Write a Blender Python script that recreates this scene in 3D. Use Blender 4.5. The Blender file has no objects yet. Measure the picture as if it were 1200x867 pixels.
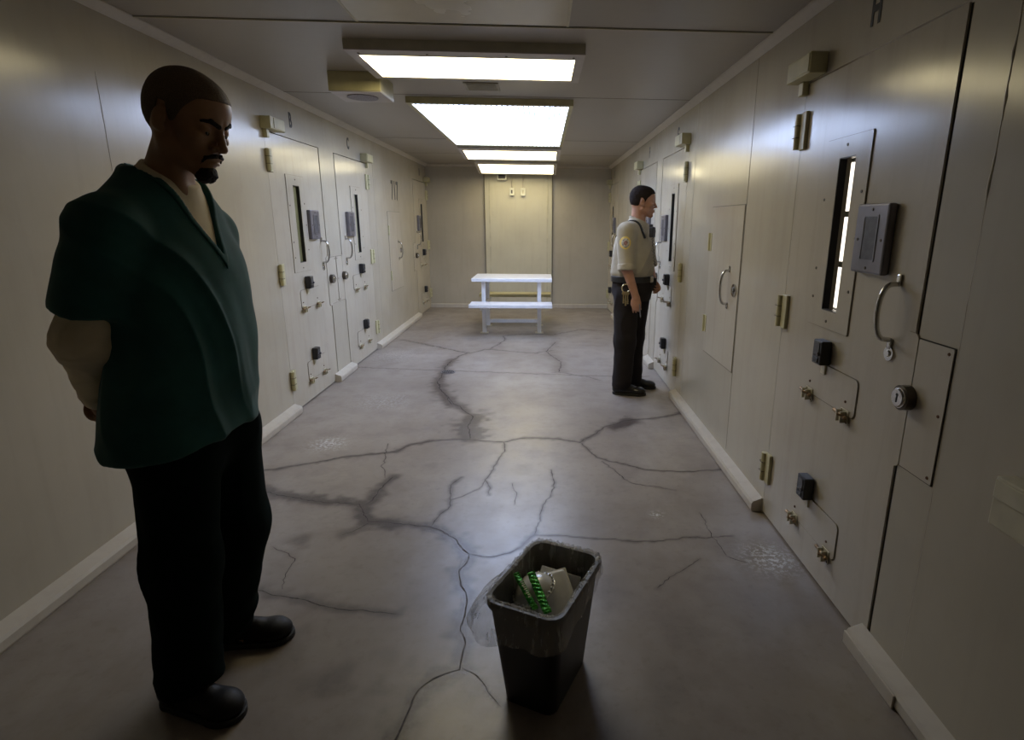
import bpy, bmesh, math, random
import numpy as np
from mathutils import Vector, Matrix
random.seed(7); np.random.seed(7)
COL = bpy.context.scene.collection
PI = math.pi
# ------------------------------------------------------------------ room
A, B, H, D = -1.954, 1.181, 2.4105, 9.978        # left wall, right wall, ceiling, far wall
CAM_H = 1.5
NEAR = -1.6
SC = bpy.context.scene

# ------------------------------------------------------------------ materials
def nt(name):
    m = bpy.data.materials.new(name); m.use_nodes = True
    t = m.node_tree; b = t.nodes['Principled BSDF']
    return m, t, b
def N(t, kind, **kw):
    n = t.nodes.new(kind)
    for k, v in kw.items():
        if k in n.inputs: n.inputs[k].default_value = v
        else: setattr(n, k, v)
    return n
def rgba(c): return (c[0], c[1], c[2], 1)
def ramp(t, fac, stops):
    r = t.nodes.new('ShaderNodeValToRGB'); e = r.color_ramp.elements
    while len(e) < len(stops): e.new(0.5)
    for el, (p, c) in zip(e, stops): el.position = p; el.color = rgba(c)
    t.links.new(fac, r.inputs[0]); return r.outputs[0]
def coords(t, scale=(1, 1, 1)):
    tc = t.nodes.new('ShaderNodeTexCoord'); mp = t.nodes.new('ShaderNodeMapping')
    mp.inputs['Scale'].default_value = scale
    t.links.new(tc.outputs['Object'], mp.inputs[0]); return mp.outputs[0]
def noise(t, vec, scale, detail=4, rough=.55):
    n = t.nodes.new('ShaderNodeTexNoise'); n.inputs['Scale'].default_value = scale
    n.inputs['Detail'].default_value = detail; n.inputs['Roughness'].default_value = rough
    t.links.new(vec, n.inputs['Vector']); return n.outputs[0]
def mixc(t, fac, a, b):
    m = t.nodes.new('ShaderNodeMix'); m.data_type = 'RGBA'
    for s, v in ((0, fac), (6, a), (7, b)):
        if isinstance(v, (tuple, list)): m.inputs[s].default_value = rgba(v)
        elif isinstance(v, (int, float)): m.inputs[s].default_value = v
        else: t.links.new(v, m.inputs[s])
    return m.outputs[2]
def bump(t, b, h, strength, dist):
    n = t.nodes.new('ShaderNodeBump'); n.inputs['Strength'].default_value = strength
    n.inputs['Distance'].default_value = dist
    t.links.new(h, n.inputs['Height']); t.links.new(n.outputs[0], b.inputs['Normal'])
def maprange(t, v, a0, a1, b0, b1):
    n = t.nodes.new('ShaderNodeMapRange')
    for i, x in enumerate((a0, a1, b0, b1)): n.inputs[i + 1].default_value = x
    t.links.new(v, n.inputs[0]); return n.outputs[0]
MATS = {}
def simple(name, c, rough=.5, metal=0, var=.12, scale=8, bstr=0, bdist=.002, bscale=60, vs=(1, 1, 1), spec=None, coat=0):
    if name in MATS: return MATS[name]
    m, t, b = nt(name); v = coords(t, vs)
    n = noise(t, v, scale)
    lo = tuple(x * (1 - var) for x in c); hi = tuple(min(1, x * (1 + var)) for x in c)
    t.links.new(ramp(t, n, [(.35, lo), (.65, hi)]), b.inputs['Base Color'])
    b.inputs['Roughness'].default_value = rough; b.inputs['Metallic'].default_value = metal
    if spec is not None: b.inputs['Specular IOR Level'].default_value = spec
    if coat: b.inputs['Coat Weight'].default_value = coat
    if bstr: bump(t, b, noise(t, v, bscale), bstr, bdist)
    MATS[name] = m; return m

def paint_mat(name, c, rough=.3, streak=True, dirt=.5):
    m, t, b = nt(name)
    v = coords(t); vst = coords(t, (5, 5, .5))
    n1 = noise(t, v, 1.3, 5); n2 = noise(t, vst, 3.0, 4); n3 = noise(t, v, 26, 3)
    base = ramp(t, n1, [(.3, tuple(x * .9 for x in c)), (.7, tuple(min(1, x * 1.06) for x in c))])
    fac = maprange(t, n2, .50, .80, 0, .30 * dirt)
    grime = mixc(t, fac, base, (c[0] * .62, c[1] * .52, c[2] * .5))
    sp = noise(t, v, 5.5, 6, .7)
    fac2 = maprange(t, sp, .55, .85, 0, .35 * dirt)
    out = mixc(t, fac2, grime, (c[0] * .7, c[1] * .6, c[2] * .52))
    t.links.new(out, b.inputs['Base Color'])
    r = maprange(t, n1, .3, .7, rough - .04, rough + .06)
    t.links.new(r, b.inputs['Roughness'])
    h = t.nodes.new('ShaderNodeMath'); h.operation = 'ADD'
    hs = t.nodes.new('ShaderNodeMath'); hs.operation = 'MULTIPLY'; hs.inputs[1].default_value = .12
    t.links.new(n3, hs.inputs[0]); t.links.new(n2, h.inputs[0]); t.links.new(hs.outputs[0], h.inputs[1])
    bump(t, b, h.outputs[0], .12, .004)
    MATS[name] = m; return m

CREAM = (.49, .445, .355)
wall_m = paint_mat('wall_paint', CREAM, .205)
door_m = paint_mat('door_paint', (.52, .47, .38), .20, dirt=.8)
trim_m = paint_mat('trim_paint', (.55, .50, .42), .35, dirt=.9)
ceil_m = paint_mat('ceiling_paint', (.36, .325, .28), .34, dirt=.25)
cream_m = simple('cream_enamel', (.58, .54, .40), .38, var=.1)
tan_m = simple('tan_enamel', (.50, .46, .27), .4, var=.1)
frame_m = simple('fixture_enamel', (.50, .46, .44), .45, var=.06)
gap_m = simple('dark_gap', (.02, .017, .012), .8)
seam_m = simple('dark_seam_line', (.16, .14, .10), .7)  # dark line colour for joints and outlines
seaml_m = simple('caulked_joint', (.42, .38, .29), .4)
black_m = simple('black_plastic', (.018, .018, .02), .38, var=.3)
grey_m = simple('grey_steel_plate', (.19, .18, .20), .36, metal=.5, var=.15)
dgrey_m = simple('dark_mesh', (.075, .07, .075), .55, var=.3, scale=40)
chrome_m = simple('worn_chrome', (.55, .54, .52), .22, metal=1, var=.15)
brass_m = simple('rusty_bolt_metal', (.34, .24, .15), .45, metal=.75, var=.5, scale=45)
rust_m = simple('rust', (.11, .05, .028), .8, var=.4, scale=60)
screw_m = simple('screw_head', (.13, .11, .085), .45, metal=.6)
white_m = simple('white_enamel', (.74, .74, .76), .35, var=.06)

def emit_mat(name, c, s, rib=None):
    m, t, b = nt(name)
    b.inputs['Base Color'].default_value = rgba((.8, .8, .8)); b.inputs['Roughness'].default_value = .4
    b.inputs['Emission Strength'].default_value = s
    if rib:
        v = coords(t); w = t.nodes.new('ShaderNodeTexWave'); w.wave_type = 'BANDS'; w.bands_direction = 'X'
        w.inputs['Scale'].default_value = rib; w.inputs['Distortion'].default_value = .4
        t.links.new(v, w.inputs['Vector'])
        t.links.new(ramp(t, w.outputs[1], [(.10, (c[0] * .045, c[1] * .05, c[2] * .055)), (.34, c)]), b.inputs['Emission Color'])
    else: b.inputs['Emission Color'].default_value = rgba(c)
    MATS[name] = m; return m
tube_m = emit_mat('fluorescent_diffuser', (1, .86, .51), 10.5)
far_m = emit_mat('fluorescent_diffuser_far', (1, .865, .52), 7.0)
sky_m = emit_mat('daylit_ribbed_panel', (.54, .67, 1.0), 15.5, rib=7.5)
cellwin_m = emit_mat('daylit_cell_pane', (1, .86, .76), 2.2)

# ------------------------------------------------------------------ mesh helpers
class MB:
    def __init__(s): s.bm = bmesh.new()
    def box(s, lo, hi, bev=0, seg=2, M=None):
        lo = Vector(lo); hi = Vector(hi); c = (lo + hi) / 2; d = hi - lo
        mt = Matrix.Translation(c) @ Matrix.Diagonal((abs(d.x), abs(d.y), abs(d.z), 1))
        r = bmesh.ops.create_cube(s.bm, size=1, matrix=mt); vs = r['verts']
        if bev > 0:
            es = list({e for v in vs for e in v.link_edges})
            q = bmesh.ops.bevel(s.bm, geom=es, offset=bev, segments=seg, profile=.5, affect='EDGES')
            vs = list({v for f in q['faces'] for v in f.verts} | {v for v in vs if v.is_valid})
        if M is not None: bmesh.ops.transform(s.bm, matrix=M, verts=vs)
        return s
    def cyl(s, p0, p1, r0, r1=None, n=20, caps=True):
        r1 = r0 if r1 is None else r1; p0 = Vector(p0); p1 = Vector(p1); d = p1 - p0
        mt = Matrix.Translation((p0 + p1) / 2) @ d.to_track_quat('Z', 'Y').to_matrix().to_4x4()
        bmesh.ops.create_cone(s.bm, cap_ends=caps, segments=n, radius1=r0, radius2=r1, depth=d.length, matrix=mt)
        return s
    def sph(s, c, r, n=12, sc=(1, 1, 1)):
        bmesh.ops.create_uvsphere(s.bm, u_segments=n * 2, v_segments=n, radius=r, matrix=Matrix.Translation(c) @ Matrix.Diagonal((*sc, 1)))
        return s
    def tube(s, pts, r, n=10, closed=False):
        pts = [Vector(p) for p in pts]; rings = []; L = len(pts)
        rr = r if isinstance(r, (list, tuple)) else [r] * L
        up = None
        for i, p in enumerate(pts):
            a = pts[(i - 1) % L] if (i > 0 or closed) else p
            b = pts[(i + 1) % L] if (i < L - 1 or closed) else p
            t = (b - a).normalized()
            if up is None:
                up = Vector((0, 0, 1)) if abs(t.z) < .9 else Vector((1, 0, 0))
            x = t.cross(up).normalized(); up = x.cross(t).normalized()
            rings.append([s.bm.verts.new(p + (x * math.cos(2 * PI * k / n) + up * math.sin(2 * PI * k / n)) * rr[i]) for k in range(n)])
        for i in range(L if closed else L - 1):
            q, w = rings[i], rings[(i + 1) % L]
            for k in range(n): s.bm.faces.new((q[k], q[(k + 1) % n], w[(k + 1) % n], w[k]))
        if not closed: s.bm.faces.new(rings[0][::-1]); s.bm.faces.new(rings[-1])
        return s
    def prism(s, poly, axis, t0, t1):
        """poly of 2-D points extruded along axis ('x','y','z') from t0 to t1"""
        def P(a, b, t): return {'x': (t, a, b), 'y': (a, t, b), 'z': (a, b, t)}[axis]
        v0 = [s.bm.verts.new(P(a, b, t0)) for a, b in poly]; v1 = [s.bm.verts.new(P(a, b, t1)) for a, b in poly]
        n = len(poly); s.bm.faces.new(v0[::-1]); s.bm.faces.new(v1)
        for i in range(n): s.bm.faces.new((v0[i], v0[(i + 1) % n], v1[(i + 1) % n], v1[i]))
        return s
    def obj(s, name, mat, parent=None, loc=(0, 0, 0), smooth=False, M=None):
        if M is not None: bmesh.ops.transform(s.bm, matrix=M, verts=s.bm.verts)
        bmesh.ops.recalc_face_normals(s.bm, faces=s.bm.faces)
        me = bpy.data.meshes.new(name); s.bm.to_mesh(me); s.bm.free()
        if smooth:
            me.polygons.foreach_set('use_smooth', [True] * len(me.polygons))
            try: me.set_sharp_from_angle(angle=math.radians(38))
            except Exception: pass
        me.materials.append(mat)
        o = bpy.data.objects.new(name, me); COL.objects.link(o); o.location = loc
        if parent: o.parent = parent
        return o
def tag(o, label=None, cat=None, group=None, kind=None):
    for k, v in (('label', label), ('category', cat), ('group', group), ('kind', kind)):
        if v: o[k] = v
    return o
def empty(name, loc, label, cat, rz=0, group=None, kind=None):
    o = bpy.data.objects.new(name, None); COL.objects.link(o); o.location = loc; o.rotation_euler = (0, 0, rz)
    o.empty_display_size = .1
    return tag(o, label, cat, group, kind)

# ------------------------------------------------------------------ camera (calibrated)
F_PX, CX, CY = 655.857, 663.13, 423.39
pitch, yaw, roll = .2444, .0447, .0110
def camera():
    cp, sp, cy, sy = math.cos(pitch), math.sin(pitch), math.cos(yaw), math.sin(yaw)
    f = Vector((sy * cp, cy * cp, -sp)); r = Vector((cy, -sy, 0)); u = r.cross(f)
    r, u = r * math.cos(roll) + u * math.sin(roll), -r * math.sin(roll) + u * math.cos(roll)
    cam = bpy.data.cameras.new('camera'); o = bpy.data.objects.new('camera', cam); COL.objects.link(o)
    M = Matrix((( r.x, u.x, -f.x, 0), (r.y, u.y, -f.y, 0), (r.z, u.z, -f.z, CAM_H), (0, 0, 0, 1)))
    o.matrix_world = M
    cam.sensor_fit = 'HORIZONTAL'; cam.sensor_width = 36; cam.lens = F_PX / 1200 * 36
    cam.shift_x = (600 - CX) / 1200; cam.shift_y = (CY - 433.5) / 1200
    cam.clip_start = .05; cam.clip_end = 60
    SC.camera = o
    return f, r, u
CF, CR, CU = camera()
def floor_at(px, py):
    d = CF + CR * ((px - CX) / F_PX) - CU * ((py - CY) / F_PX)
    return (d.x * (-CAM_H / d.z), d.y * (-CAM_H / d.z))

# ------------------------------------------------------------------ walls with openings
TH = .10
def wall_boxes(side, opens, letters_parent=None):
    """opens: list of (y0,y1,z0,z1) holes."""
    mb = MB(); x0, x1 = (A - TH, A) if side == 'left' else (B, B + TH)
    ys = sorted({NEAR, D} | {o[0] for o in opens} | {o[1] for o in opens})
    for a, b in zip(ys[:-1], ys[1:]):
        mid = (a + b) / 2; o = [q for q in opens if q[0] < mid < q[1]]
        if not o: mb.box((x0, a, 0), (x1, b, H + .0))
        else:
            q = o[0]
            if q[2] > 0: mb.box((x0, a, 0), (x1, b, q[2]))
            mb.box((x0, a, q[3]), (x1, b, H))
    return mb
DW = .975      # door width
ZT, ZB = 2.10, .012
# (wall side, hinge y, direction towards the free edge)
DOORS = [('left', 4.298, 1, 'B'), ('left', 6.640, -1, 'C'), ('left', 9.940, -1, 'D'),
         ('right', 2.665, -1, 'H'), ('right', 4.725, 1, 'G'), ('right', 6.985, -1, 'F'), ('right', 9.94, -1, 'E')]
HATCH = [('left', 7.42, 8.05, .595, 1.60), ('right', 3.315, 3.945, .603, 1.605)]
HIN, GAPW = .003, .019
for side in ('left', 'right'):
    op = []
    for s, yh, d, _ in DOORS:
        if s != side: continue
        e = yh + d * (DW + GAPW); h = yh - d * HIN
        op.append((min(e, h), max(e, h), 0, ZT + .006))
    w = wall_boxes(side, op).obj('wall_' + side, wall_m)
    tag(w, f'cream painted steel {side} wall of the corridor with cell doors', 'wall', kind='structure')
    if side == 'left': WL = w
    else: WR = w
# dark backing of the door reveals
for side, x0, x1, par in (('left', A - TH - .03, A - TH, WL), ('right', B + TH, B + TH + .03, WR)):
    mb = MB()
    if side == 'left': mb.box((x0, NEAR, 0), (x1, D, H))
    else:
        mb.box((x0, 3.3, 0), (x1, D, H)); mb.box((x0, NEAR, 0), (x1, 1.75, H))
    mb.obj('backing', gap_m, par)

wf = MB().box((A - TH, NEAR - .1, 0), (B + TH, NEAR, H)).obj('wall_bounce', paint_mat('bounce_olive', (.30, .25, .16), .4))  # unseen wall added behind the camera to bounce fill light
tag(wf, 'added olive wall behind the photographer that bounces fill light', 'wall', kind='structure')
fw = MB().box((A - TH, D, 0), (B + TH, D + .1, H)).obj('wall_back', wall_m)
tag(fw, 'cream end wall of the corridor behind the white table', 'wall', kind='structure')
# raised centre panel of the end wall
pm = MB().box((-.965, D - .035, .0), (.178, D, 2.36), .004)
pm.obj('panel', paint_mat('end_panel_paint', (.64, .60, .46), .35, dirt=.6), fw)
for x in (-.972, .185): MB().box((x - .004, D - .036, 0), (x + .004, D - .001, 2.36)).obj('seam', seam_m, fw)
for x in (-.885, .10): MB().box((x - .012, D - .040, .05), (x + .012, D - .0352, 2.35), .002).obj('rib', cream_m, fw)
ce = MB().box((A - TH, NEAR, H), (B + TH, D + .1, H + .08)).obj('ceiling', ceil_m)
tag(ce, 'low cream ceiling of painted metal panels', 'ceiling', kind='structure')
sm = MB()
for y in (3.0, 4.58, 6.9, 8.35):
    sm.box((A + .03, y - .003, H - .0015), (B - .03, y + .003, H + .001))
sm.obj('seam', seam_m, ce)
sm = MB()
for x, y0, y1 in ((-.872, NEAR, 3.0), (.125, NEAR, 3.0)):
    sm.box((x - .006, y0, H - .003), (x + .006, y1, H + .001), .001)
sm.box((A + .03, 3.004, H - .006), (B - .03, 3.012, H), .001)
sm.obj('joint_strip', cream_m, ce)
MB().box((-.866, NEAR + .01, H - .002), (.119, 2.985, H)).obj('panel', paint_mat('ceiling_glare_tone', (.66, .61, .49), .25, dirt=.2), ce)  # glare between the joints, put into a lighter panel colour
# cove trim
for nm, x, s in (('trim_1', A, 1), ('trim_2', B, -1)):
    mb = MB(); mb.prism([(x, H - .035), (x + s * .004, H - .035), (x + s * .012, H - .028), (x + s * .04, H - .008), (x + s * .05, H - .004), (x + s * .05, H), (x, H)], 'y', NEAR, D)
    tag(mb.obj(nm, trim_m), 'cream cove strip where the %s wall meets the ceiling' % ('left' if s == 1 else 'right'), 'trim', kind='structure')
mb = MB().prism([(D, H - .03), (D - .035, H - .004), (D - .035, H), (D, H)], 'x', A, B)
tag(mb.obj('trim_3', trim_m), 'cream cove strip above the end wall', 'trim', kind='structure')
# wall joints (weld lines and seams)
def wseam(par, side, y, z0, z1, w=.003, m=seam_m, slope=0):
    x = A if side == 'left' else B; s = 1 if side == 'left' else -1
    MB().box((x - s * .001, y - w / 2, z0), (x + s * .0012, y + w / 2, z1)).obj('seam', m, par)
wseam(WL, 'left', 2.77, .1, 2.12, .003, seaml_m); wseam(WL, 'left', 6.9, .1, H - .03, .003, seaml_m)
wseam(WR, 'right', 3.300, .1, H - .04, .003, seam_m); wseam(WR, 'right', 5.98, .1, H - .04, .0025, seaml_m)
wseam(WR, 'right', 4.50, .1, H - .04, .0025, seaml_m)
# lumpy weld bead on the near right wall
mb = MB(); pts = []; rr = []
for i in range(90):
    z = .12 + i * (H - .15) / 89
    pts.append((B + .0012, 1.498 + random.uniform(-.002, .002), z))
    rr.append((.0013 if z < 1.55 else .0022) + random.uniform(0, .0008 if z < 1.55 else .0034))
mb.tube(pts, rr, 8).obj('weld_bead', trim_m, WR, smooth=True)

# ------------------------------------------------------------------ baseboards
def basebd(name, x, s, y0, y1, label, axis='y'):
    mb = MB()
    mb.prism([(x, 0), (x + s * .052, .0), (x + s * .058, .012), (x + s * .058, .045), (x + s * .05, .058), (x, .078)], 'y', y0, y1)
    o = mb.obj(name, trim_m); return tag(o, label, 'baseboard', kind='structure')
basebd('baseboard_left', A, 1, NEAR, 4.31, 'scuffed cream baseboard along the left wall beside the man in green')
basebd('baseboard_left', A, 1, 5.20, 5.685, 'short cream baseboard block between doors B and C')
basebd('baseboard_left', A, 1, 6.60, 8.93, 'cream baseboard under the small left hatch')
basebd('baseboard_right', B, -1, 2.68, 4.70, 'long cream baseboard under the right hatch')
basebd('baseboard_right', B, -1, 5.68, 6.02, 'short cream baseboard behind the officer')
basebd('baseboard_right', B, -1, 6.95, 8.98, 'cream baseboard along the right wall behind the officer, farthest piece')
o = basebd('baseboard_right', B, -1, NEAR, 1.72, 'thick cream baseboard at the bottom right corner beside door H')
MB().box((B - .066, 1.42, 0), (B - .0585, 1.72, .05), .003).obj('cap_strip', trim_m, o)
mb = MB().prism([(D, 0), (D - .02, 0), (D - .02, .06), (D, .07)], 'x', A, B)
tag(mb.obj('baseboard_back', trim_m), 'low cream baseboard along the end wall', 'baseboard', kind='structure')

# ------------------------------------------------------------------ floor with cracks
CR_ = [
 ([(300,572),(318,579),(370,587),(420,591),(432,611),(468,614),(505,617),(534,632),(550,649)], 13, .80),
 ([(428,591),(438,585),(447,573),(461,559)], 12, .75), ([(505,617),(516,603),(525,597),(528,582),(528,568),(540,560)], 7, .6),
 ([(436,612),(418,620),(403,627)], 10, .5),
 ([(550,649),(566,652),(581,652),(597,648),(610,641),(627,626)], 7, .75), ([(627,626),(632,608),(636,594),(645,580),(649,562),(645,550)], 2.5, .6),
 ([(627,626),(668,628),(709,632),(750,634),(785,632),(822,629),(858,628)], 3, .6),
 ([(550,649),(546,658),(543,664),(538,671),(540,684),(546,694),(549,702),(545,716),(543,734),(546,752),(541,769),(537,784),(520,790),(505,796),(491,808),(481,822),(473,842),(464,867),(458,890)], 12, .8),
 ([(505,796),(491,810),(479,826),(466,860)], 26, .35),
 ([(260,556),(317,550),(352,545),(388,538),(428,533),(464,529),(482,521),(500,518),(528,515),(551,515),(571,517),(592,518),(610,514),(627,513),(653,514),(679,518),(694,510),(709,500),(733,493),(765,490),(791,486),(815,480)], 7, .75),
 ([(679,518),(688,527),(700,536),(733,544),(756,550),(779,552),(812,553),(844,550),(870,548)], 4, .6),
 ([(551,515),(549,502),(554,488),(545,481),(534,474),(524,465),(516,456),(513,448),(517,441),(522,430),(530,422)], 10, .75),
 ([(551,512),(551,500),(552,488)], 20, .85), ([(530,474),(517,458),(514,448)], 13, .8), ([(716,500),(728,497),(738,494)], 16, .85),
 ([(592,518),(590,530),(582,541),(576,552),(571,562),(572,570),(574,580)], 4, .65), ([(571,562),(560,572),(546,580),(528,586)], 3, .5),
 ([(470,398),(502,404),(530,410),(551,414),(569,409),(581,410),(604,412),(627,414),(650,410)], 6, .6), ([(575,409),(592,398),(590,394),(612,391),(650,392),(680,386),(714,388)], 5, .55),
 ([(530,422),(548,413)], 8, .6), ([(651,401),(640,412),(657,424),(655,436)], 12, .35), ([(655,436),(690,442),(704,446)], 5, .3),
 ([(290,690),(325,698),(358,702),(385,711),(410,715),(440,716),(468,719)], 9, .5),
 ([(540,781),(558,792),(569,804),(580,820),(588,830)], 3, .45),
 ([(706,540),(740,566),(790,574)], 2.5, .35), ([(600,566),(606,580),(603,592)], 2, .3), ([(455,520),(448,545),(452,560)], 2.5, .25),
 ([(770,690),(800,668),(820,655)], 4, .3), ([(415,430),(570,436),(715,441),(760,441)], 3, .55), ([(320,640),(345,655),(330,690)], 3, .2), ([(820,600),(850,650),(880,660)], 3, .15),
]
SPOTS = [(356,632,.05,.6),(388,798,.07,.45),(365,803,.05,.3),(335,763,.08,.3),(552,808,.07,.5),(613,550,.07,.3),(710,690,.12,.3),(500,700,.16,.22),(800,735,.12,.25),(640,800,.22,.35),(570,590,.1,.12),(870,700,.16,.2),(720,560,.1,.12),(745,548,.04,.25),(505,545,.04,.25),(850,640,.1,.2),(690,600,.12,.1),(780,800,.1,.2),(455,770,.05,.25),(560,690,.06,.25)]
_rt = np.random.RandomState(3).rand(4096).astype(np.float32)
def vnoise(P, seed=0):
    I = np.floor(P).astype(np.int64); f = (P - I).astype(np.float32); f = f * f * (3 - 2 * f); out = 0
    for dx in (0, 1):
        for dy in (0, 1):
            for dz in (0, 1):
                h = ((I[:, 0] + dx) * 73856093 ^ (I[:, 1] + dy) * 19349663 ^ (I[:, 2] + dz) * 83492791 ^ seed * 2654435) & 4095
                wgt = (f[:, 0] if dx else 1 - f[:, 0]) * (f[:, 1] if dy else 1 - f[:, 1]) * (f[:, 2] if dz else 1 - f[:, 2])
                out = out + _rt[h] * wgt
    return out * 2 - 1
# meander paths
def path_world(pts, jit):
    W = [np.array(floor_at(*p)) for p in pts]; out = []; J = lambda p, s: float(vnoise(np.array([[p[0] * 11, p[1] * 11, s]], np.float32), 2)[0]) * .014 + float(vnoise(np.array([[p[0] * 34, p[1] * 34, s]], np.float32), 3)[0]) * .006
    for a, b in zip(W[:-1], W[1:]):
        L = np.linalg.norm(b - a); n = max(2, int(L / .02)); nrm = np.array([-(b - a)[1], (b - a)[0]]) / max(L, 1e-6)
        for k in range(n):
            t = k / n; out.append(a + (b - a) * t + nrm * random.gauss(0, jit) * min(1, L * 4) * (0 if k == 0 else 1))
    out.append(W[-1]); return np.array([p + np.array([J(p, .5), J(p, 9.5)]) * min(1, .5 + p[1] * .2) for p in out])
def build_floor():
    xs = np.arange(A - .02, B + .021, .011); parts = []
    ys = np.concatenate([np.arange(NEAR, .9, .12), np.arange(.9, 3.6, .011), np.arange(3.6, 6.6, .02), np.arange(6.6, D + .1, .05)])
    X, Y = np.meshgrid(xs, ys, indexing='ij'); nx, ny = X.shape
    P = np.stack([X.ravel(), Y.ravel()], 1); st = np.zeros(len(P)); wh = np.zeros(len(P))
    paths = []
    for pts, w, s in CR_:
        W = path_world(pts, .0035); paths.append((W, w, s))
        yc = W[:, 1].mean(); half = max(.008, w * (.0036 if w >= 9 else .0022) * (1 if yc < 3 else 1.35))
        lo = W.min(0) - half * 6; hi = W.max(0) + half * 6
        idx = np.nonzero(((P >= lo) & (P <= hi)).all(1))[0]
        if len(idx) == 0: continue
        Q = P[idx]; dm = np.full(len(Q), 9.)
        for i in range(len(W) - 1):
            a, b = W[i], W[i + 1]; ab = b - a; t = np.clip(((Q - a) @ ab) / max(ab @ ab, 1e-9), 0, 1)
            dm = np.minimum(dm, np.linalg.norm(Q - a - t[:, None] * ab, axis=1))
        q3 = np.column_stack([Q, np.zeros(len(Q))]).astype(np.float32); de = np.maximum(dm * (1 + .55 * vnoise(q3 * 24, 3)) + half * .35 * vnoise(q3 * 9, 4), 0)
        v = min(1, s * 1.1) * (.98 * np.exp(-(de / half) ** 2.4) + .22 * np.exp(-(dm / (half * 2.6)) ** 1.3))
        st[idx] = np.maximum(st[idx], v)
    for px, py, r, s in SPOTS:
        c = np.array(floor_at(px, py)); d = np.linalg.norm((P - c) * np.array([1, .8]), axis=1)
        d = d * (1 + .45 * vnoise(np.column_stack([P, P[:, :1] * 0]).astype(np.float32) * 18, 8)); st = np.maximum(st, s * np.exp(-(d / r) ** 3))
    for px, py, r in ((903, 655, .10), (893, 646, .05), (770, 603, .03), (462, 417, .28), (450, 470, .2), (385, 520, .1)):
        c = np.array(floor_at(px, py)); d = np.linalg.norm(P - c, axis=1)
        wh = np.maximum(wh, (1 if r < .15 else .35) * np.exp(-(d / r) ** 2))
    me = bpy.data.meshes.new('floor'); nv = nx * ny
    V = np.zeros((nv, 3), np.float32); V[:, :2] = P
    I = np.arange(nv).reshape(nx, ny)
    Fq = np.stack([I[:-1, :-1], I[1:, :-1], I[1:, 1:], I[:-1, 1:]], -1).reshape(-1, 4)
    fill(me, V, Fq)
    for nm, a in (('stain', st), ('splatter', wh)):
        at = me.attributes.new(nm, 'FLOAT', 'POINT'); at.data.foreach_set('value', a.astype(np.float32))
    me.materials.append(floor_mat())
    o = bpy.data.objects.new('floor', me); COL.objects.link(o)
    tag(o, 'worn grey polished concrete floor crossed by dark cracks', 'floor', kind='structure')
    MB().box((A - .1, NEAR, -.08), (B + .1, D + .1, -.004)).obj('slab', seam_m, o)
    # crack lines proper
    mb = MB()
    for W, w, s in paths:
        if w > 14: continue
        n = len(W); hw = .0013 + .00012 * w
        vs = []
        for i in range(n):
            t = W[min(i + 1, n - 1)] - W[max(i - 1, 0)]; t = t / max(np.linalg.norm(t), 1e-6); nn = np.array([-t[1], t[0]])
            h = hw * random.uniform(.45, 1.35) * (1 if W[i][1] < 3 else 1.5) * (.3 if i in (0, n - 1) else 1)
            vs.append((mb.bm.verts.new((*(W[i] + nn * h), .0006)), mb.bm.verts.new((*(W[i] - nn * h), .0006))))
        for a, b in zip(vs[:-1], vs[1:]): mb.bm.faces.new((a[0], a[1], b[1], b[0]))
    c = mb.obj('crack', simple('crack_dirt', (.075, .062, .058), .85, var=.4, scale=40), o)
    return o
def fill(me, V, Fq, smooth=True):
    me.vertices.add(len(V)); me.vertices.foreach_set('co', np.ascontiguousarray(V, np.float32).ravel())
    k = Fq.shape[1]; me.loops.add(len(Fq) * k); me.loops.foreach_set('vertex_index', np.ascontiguousarray(Fq, np.int32).ravel())
    me.polygons.add(len(Fq)); me.polygons.foreach_set('loop_start', np.arange(0, len(Fq) * k, k, dtype=np.int32))
    try: me.polygons.foreach_set('loop_total', np.full(len(Fq), k, np.int32))
    except Exception: pass
    me.update(calc_edges=True); me.validate()
    if smooth: me.polygons.foreach_set('use_smooth', np.ones(len(me.polygons), bool))
def floor_mat():
    m, t, b = nt('worn_concrete'); v = coords(t)
    n1 = noise(t, v, .9, 6, .6); n2 = noise(t, v, 4.5, 8, .65); n3 = noise(t, v, 24, 4, .6); n4 = noise(t, coords(t, (1, .5, 1)), 1.9, 5, .7)
    base = ramp(t, n1, [(.3, (.215, .18, .15)), (.7, (.33, .29, .255))])
    base = mixc(t, maprange(t, n2, .47, .72, 0, .65), base, (.20, .165, .145))
    base = mixc(t, maprange(t, n4, .50, .85, 0, .35), base, (.46, .43, .41))
    base = mixc(t, maprange(t, n3, .54, .78, 0, .4), base, (.16, .13, .105))
    a = N(t, 'ShaderNodeAttribute', attribute_name='stain'); w = N(t, 'ShaderNodeAttribute', attribute_name='splatter')
    nn = noise(t, v, 22, 5, .7)
    f = t.nodes.new('ShaderNodeMath'); f.operation = 'MULTIPLY'; t.links.new(a.outputs['Fac'], f.inputs[0]); t.links.new(maprange(t, nn, .3, .6, .75, 1.15), f.inputs[1]); f.use_clamp = True
    base = mixc(t, f.outputs[0], base, (.075, .057, .048))
    g = t.nodes.new('ShaderNodeMath'); g.operation = 'MULTIPLY'; t.links.new(w.outputs['Fac'], g.inputs[0]); t.links.new(maprange(t, noise(t, v, 45, 4, .7), .5, .56, 0, 1), g.inputs[1]); g.use_clamp = True
    base = mixc(t, g.outputs[0], base, (.62, .62, .62))
    t.links.new(base, b.inputs['Base Color'])
    r = maprange(t, n2, .3, .7, .285, .40); t.links.new(r, b.inputs['Roughness'])
    bump(t, b, n2, .25, .006)
    return m
build_floor()

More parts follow.
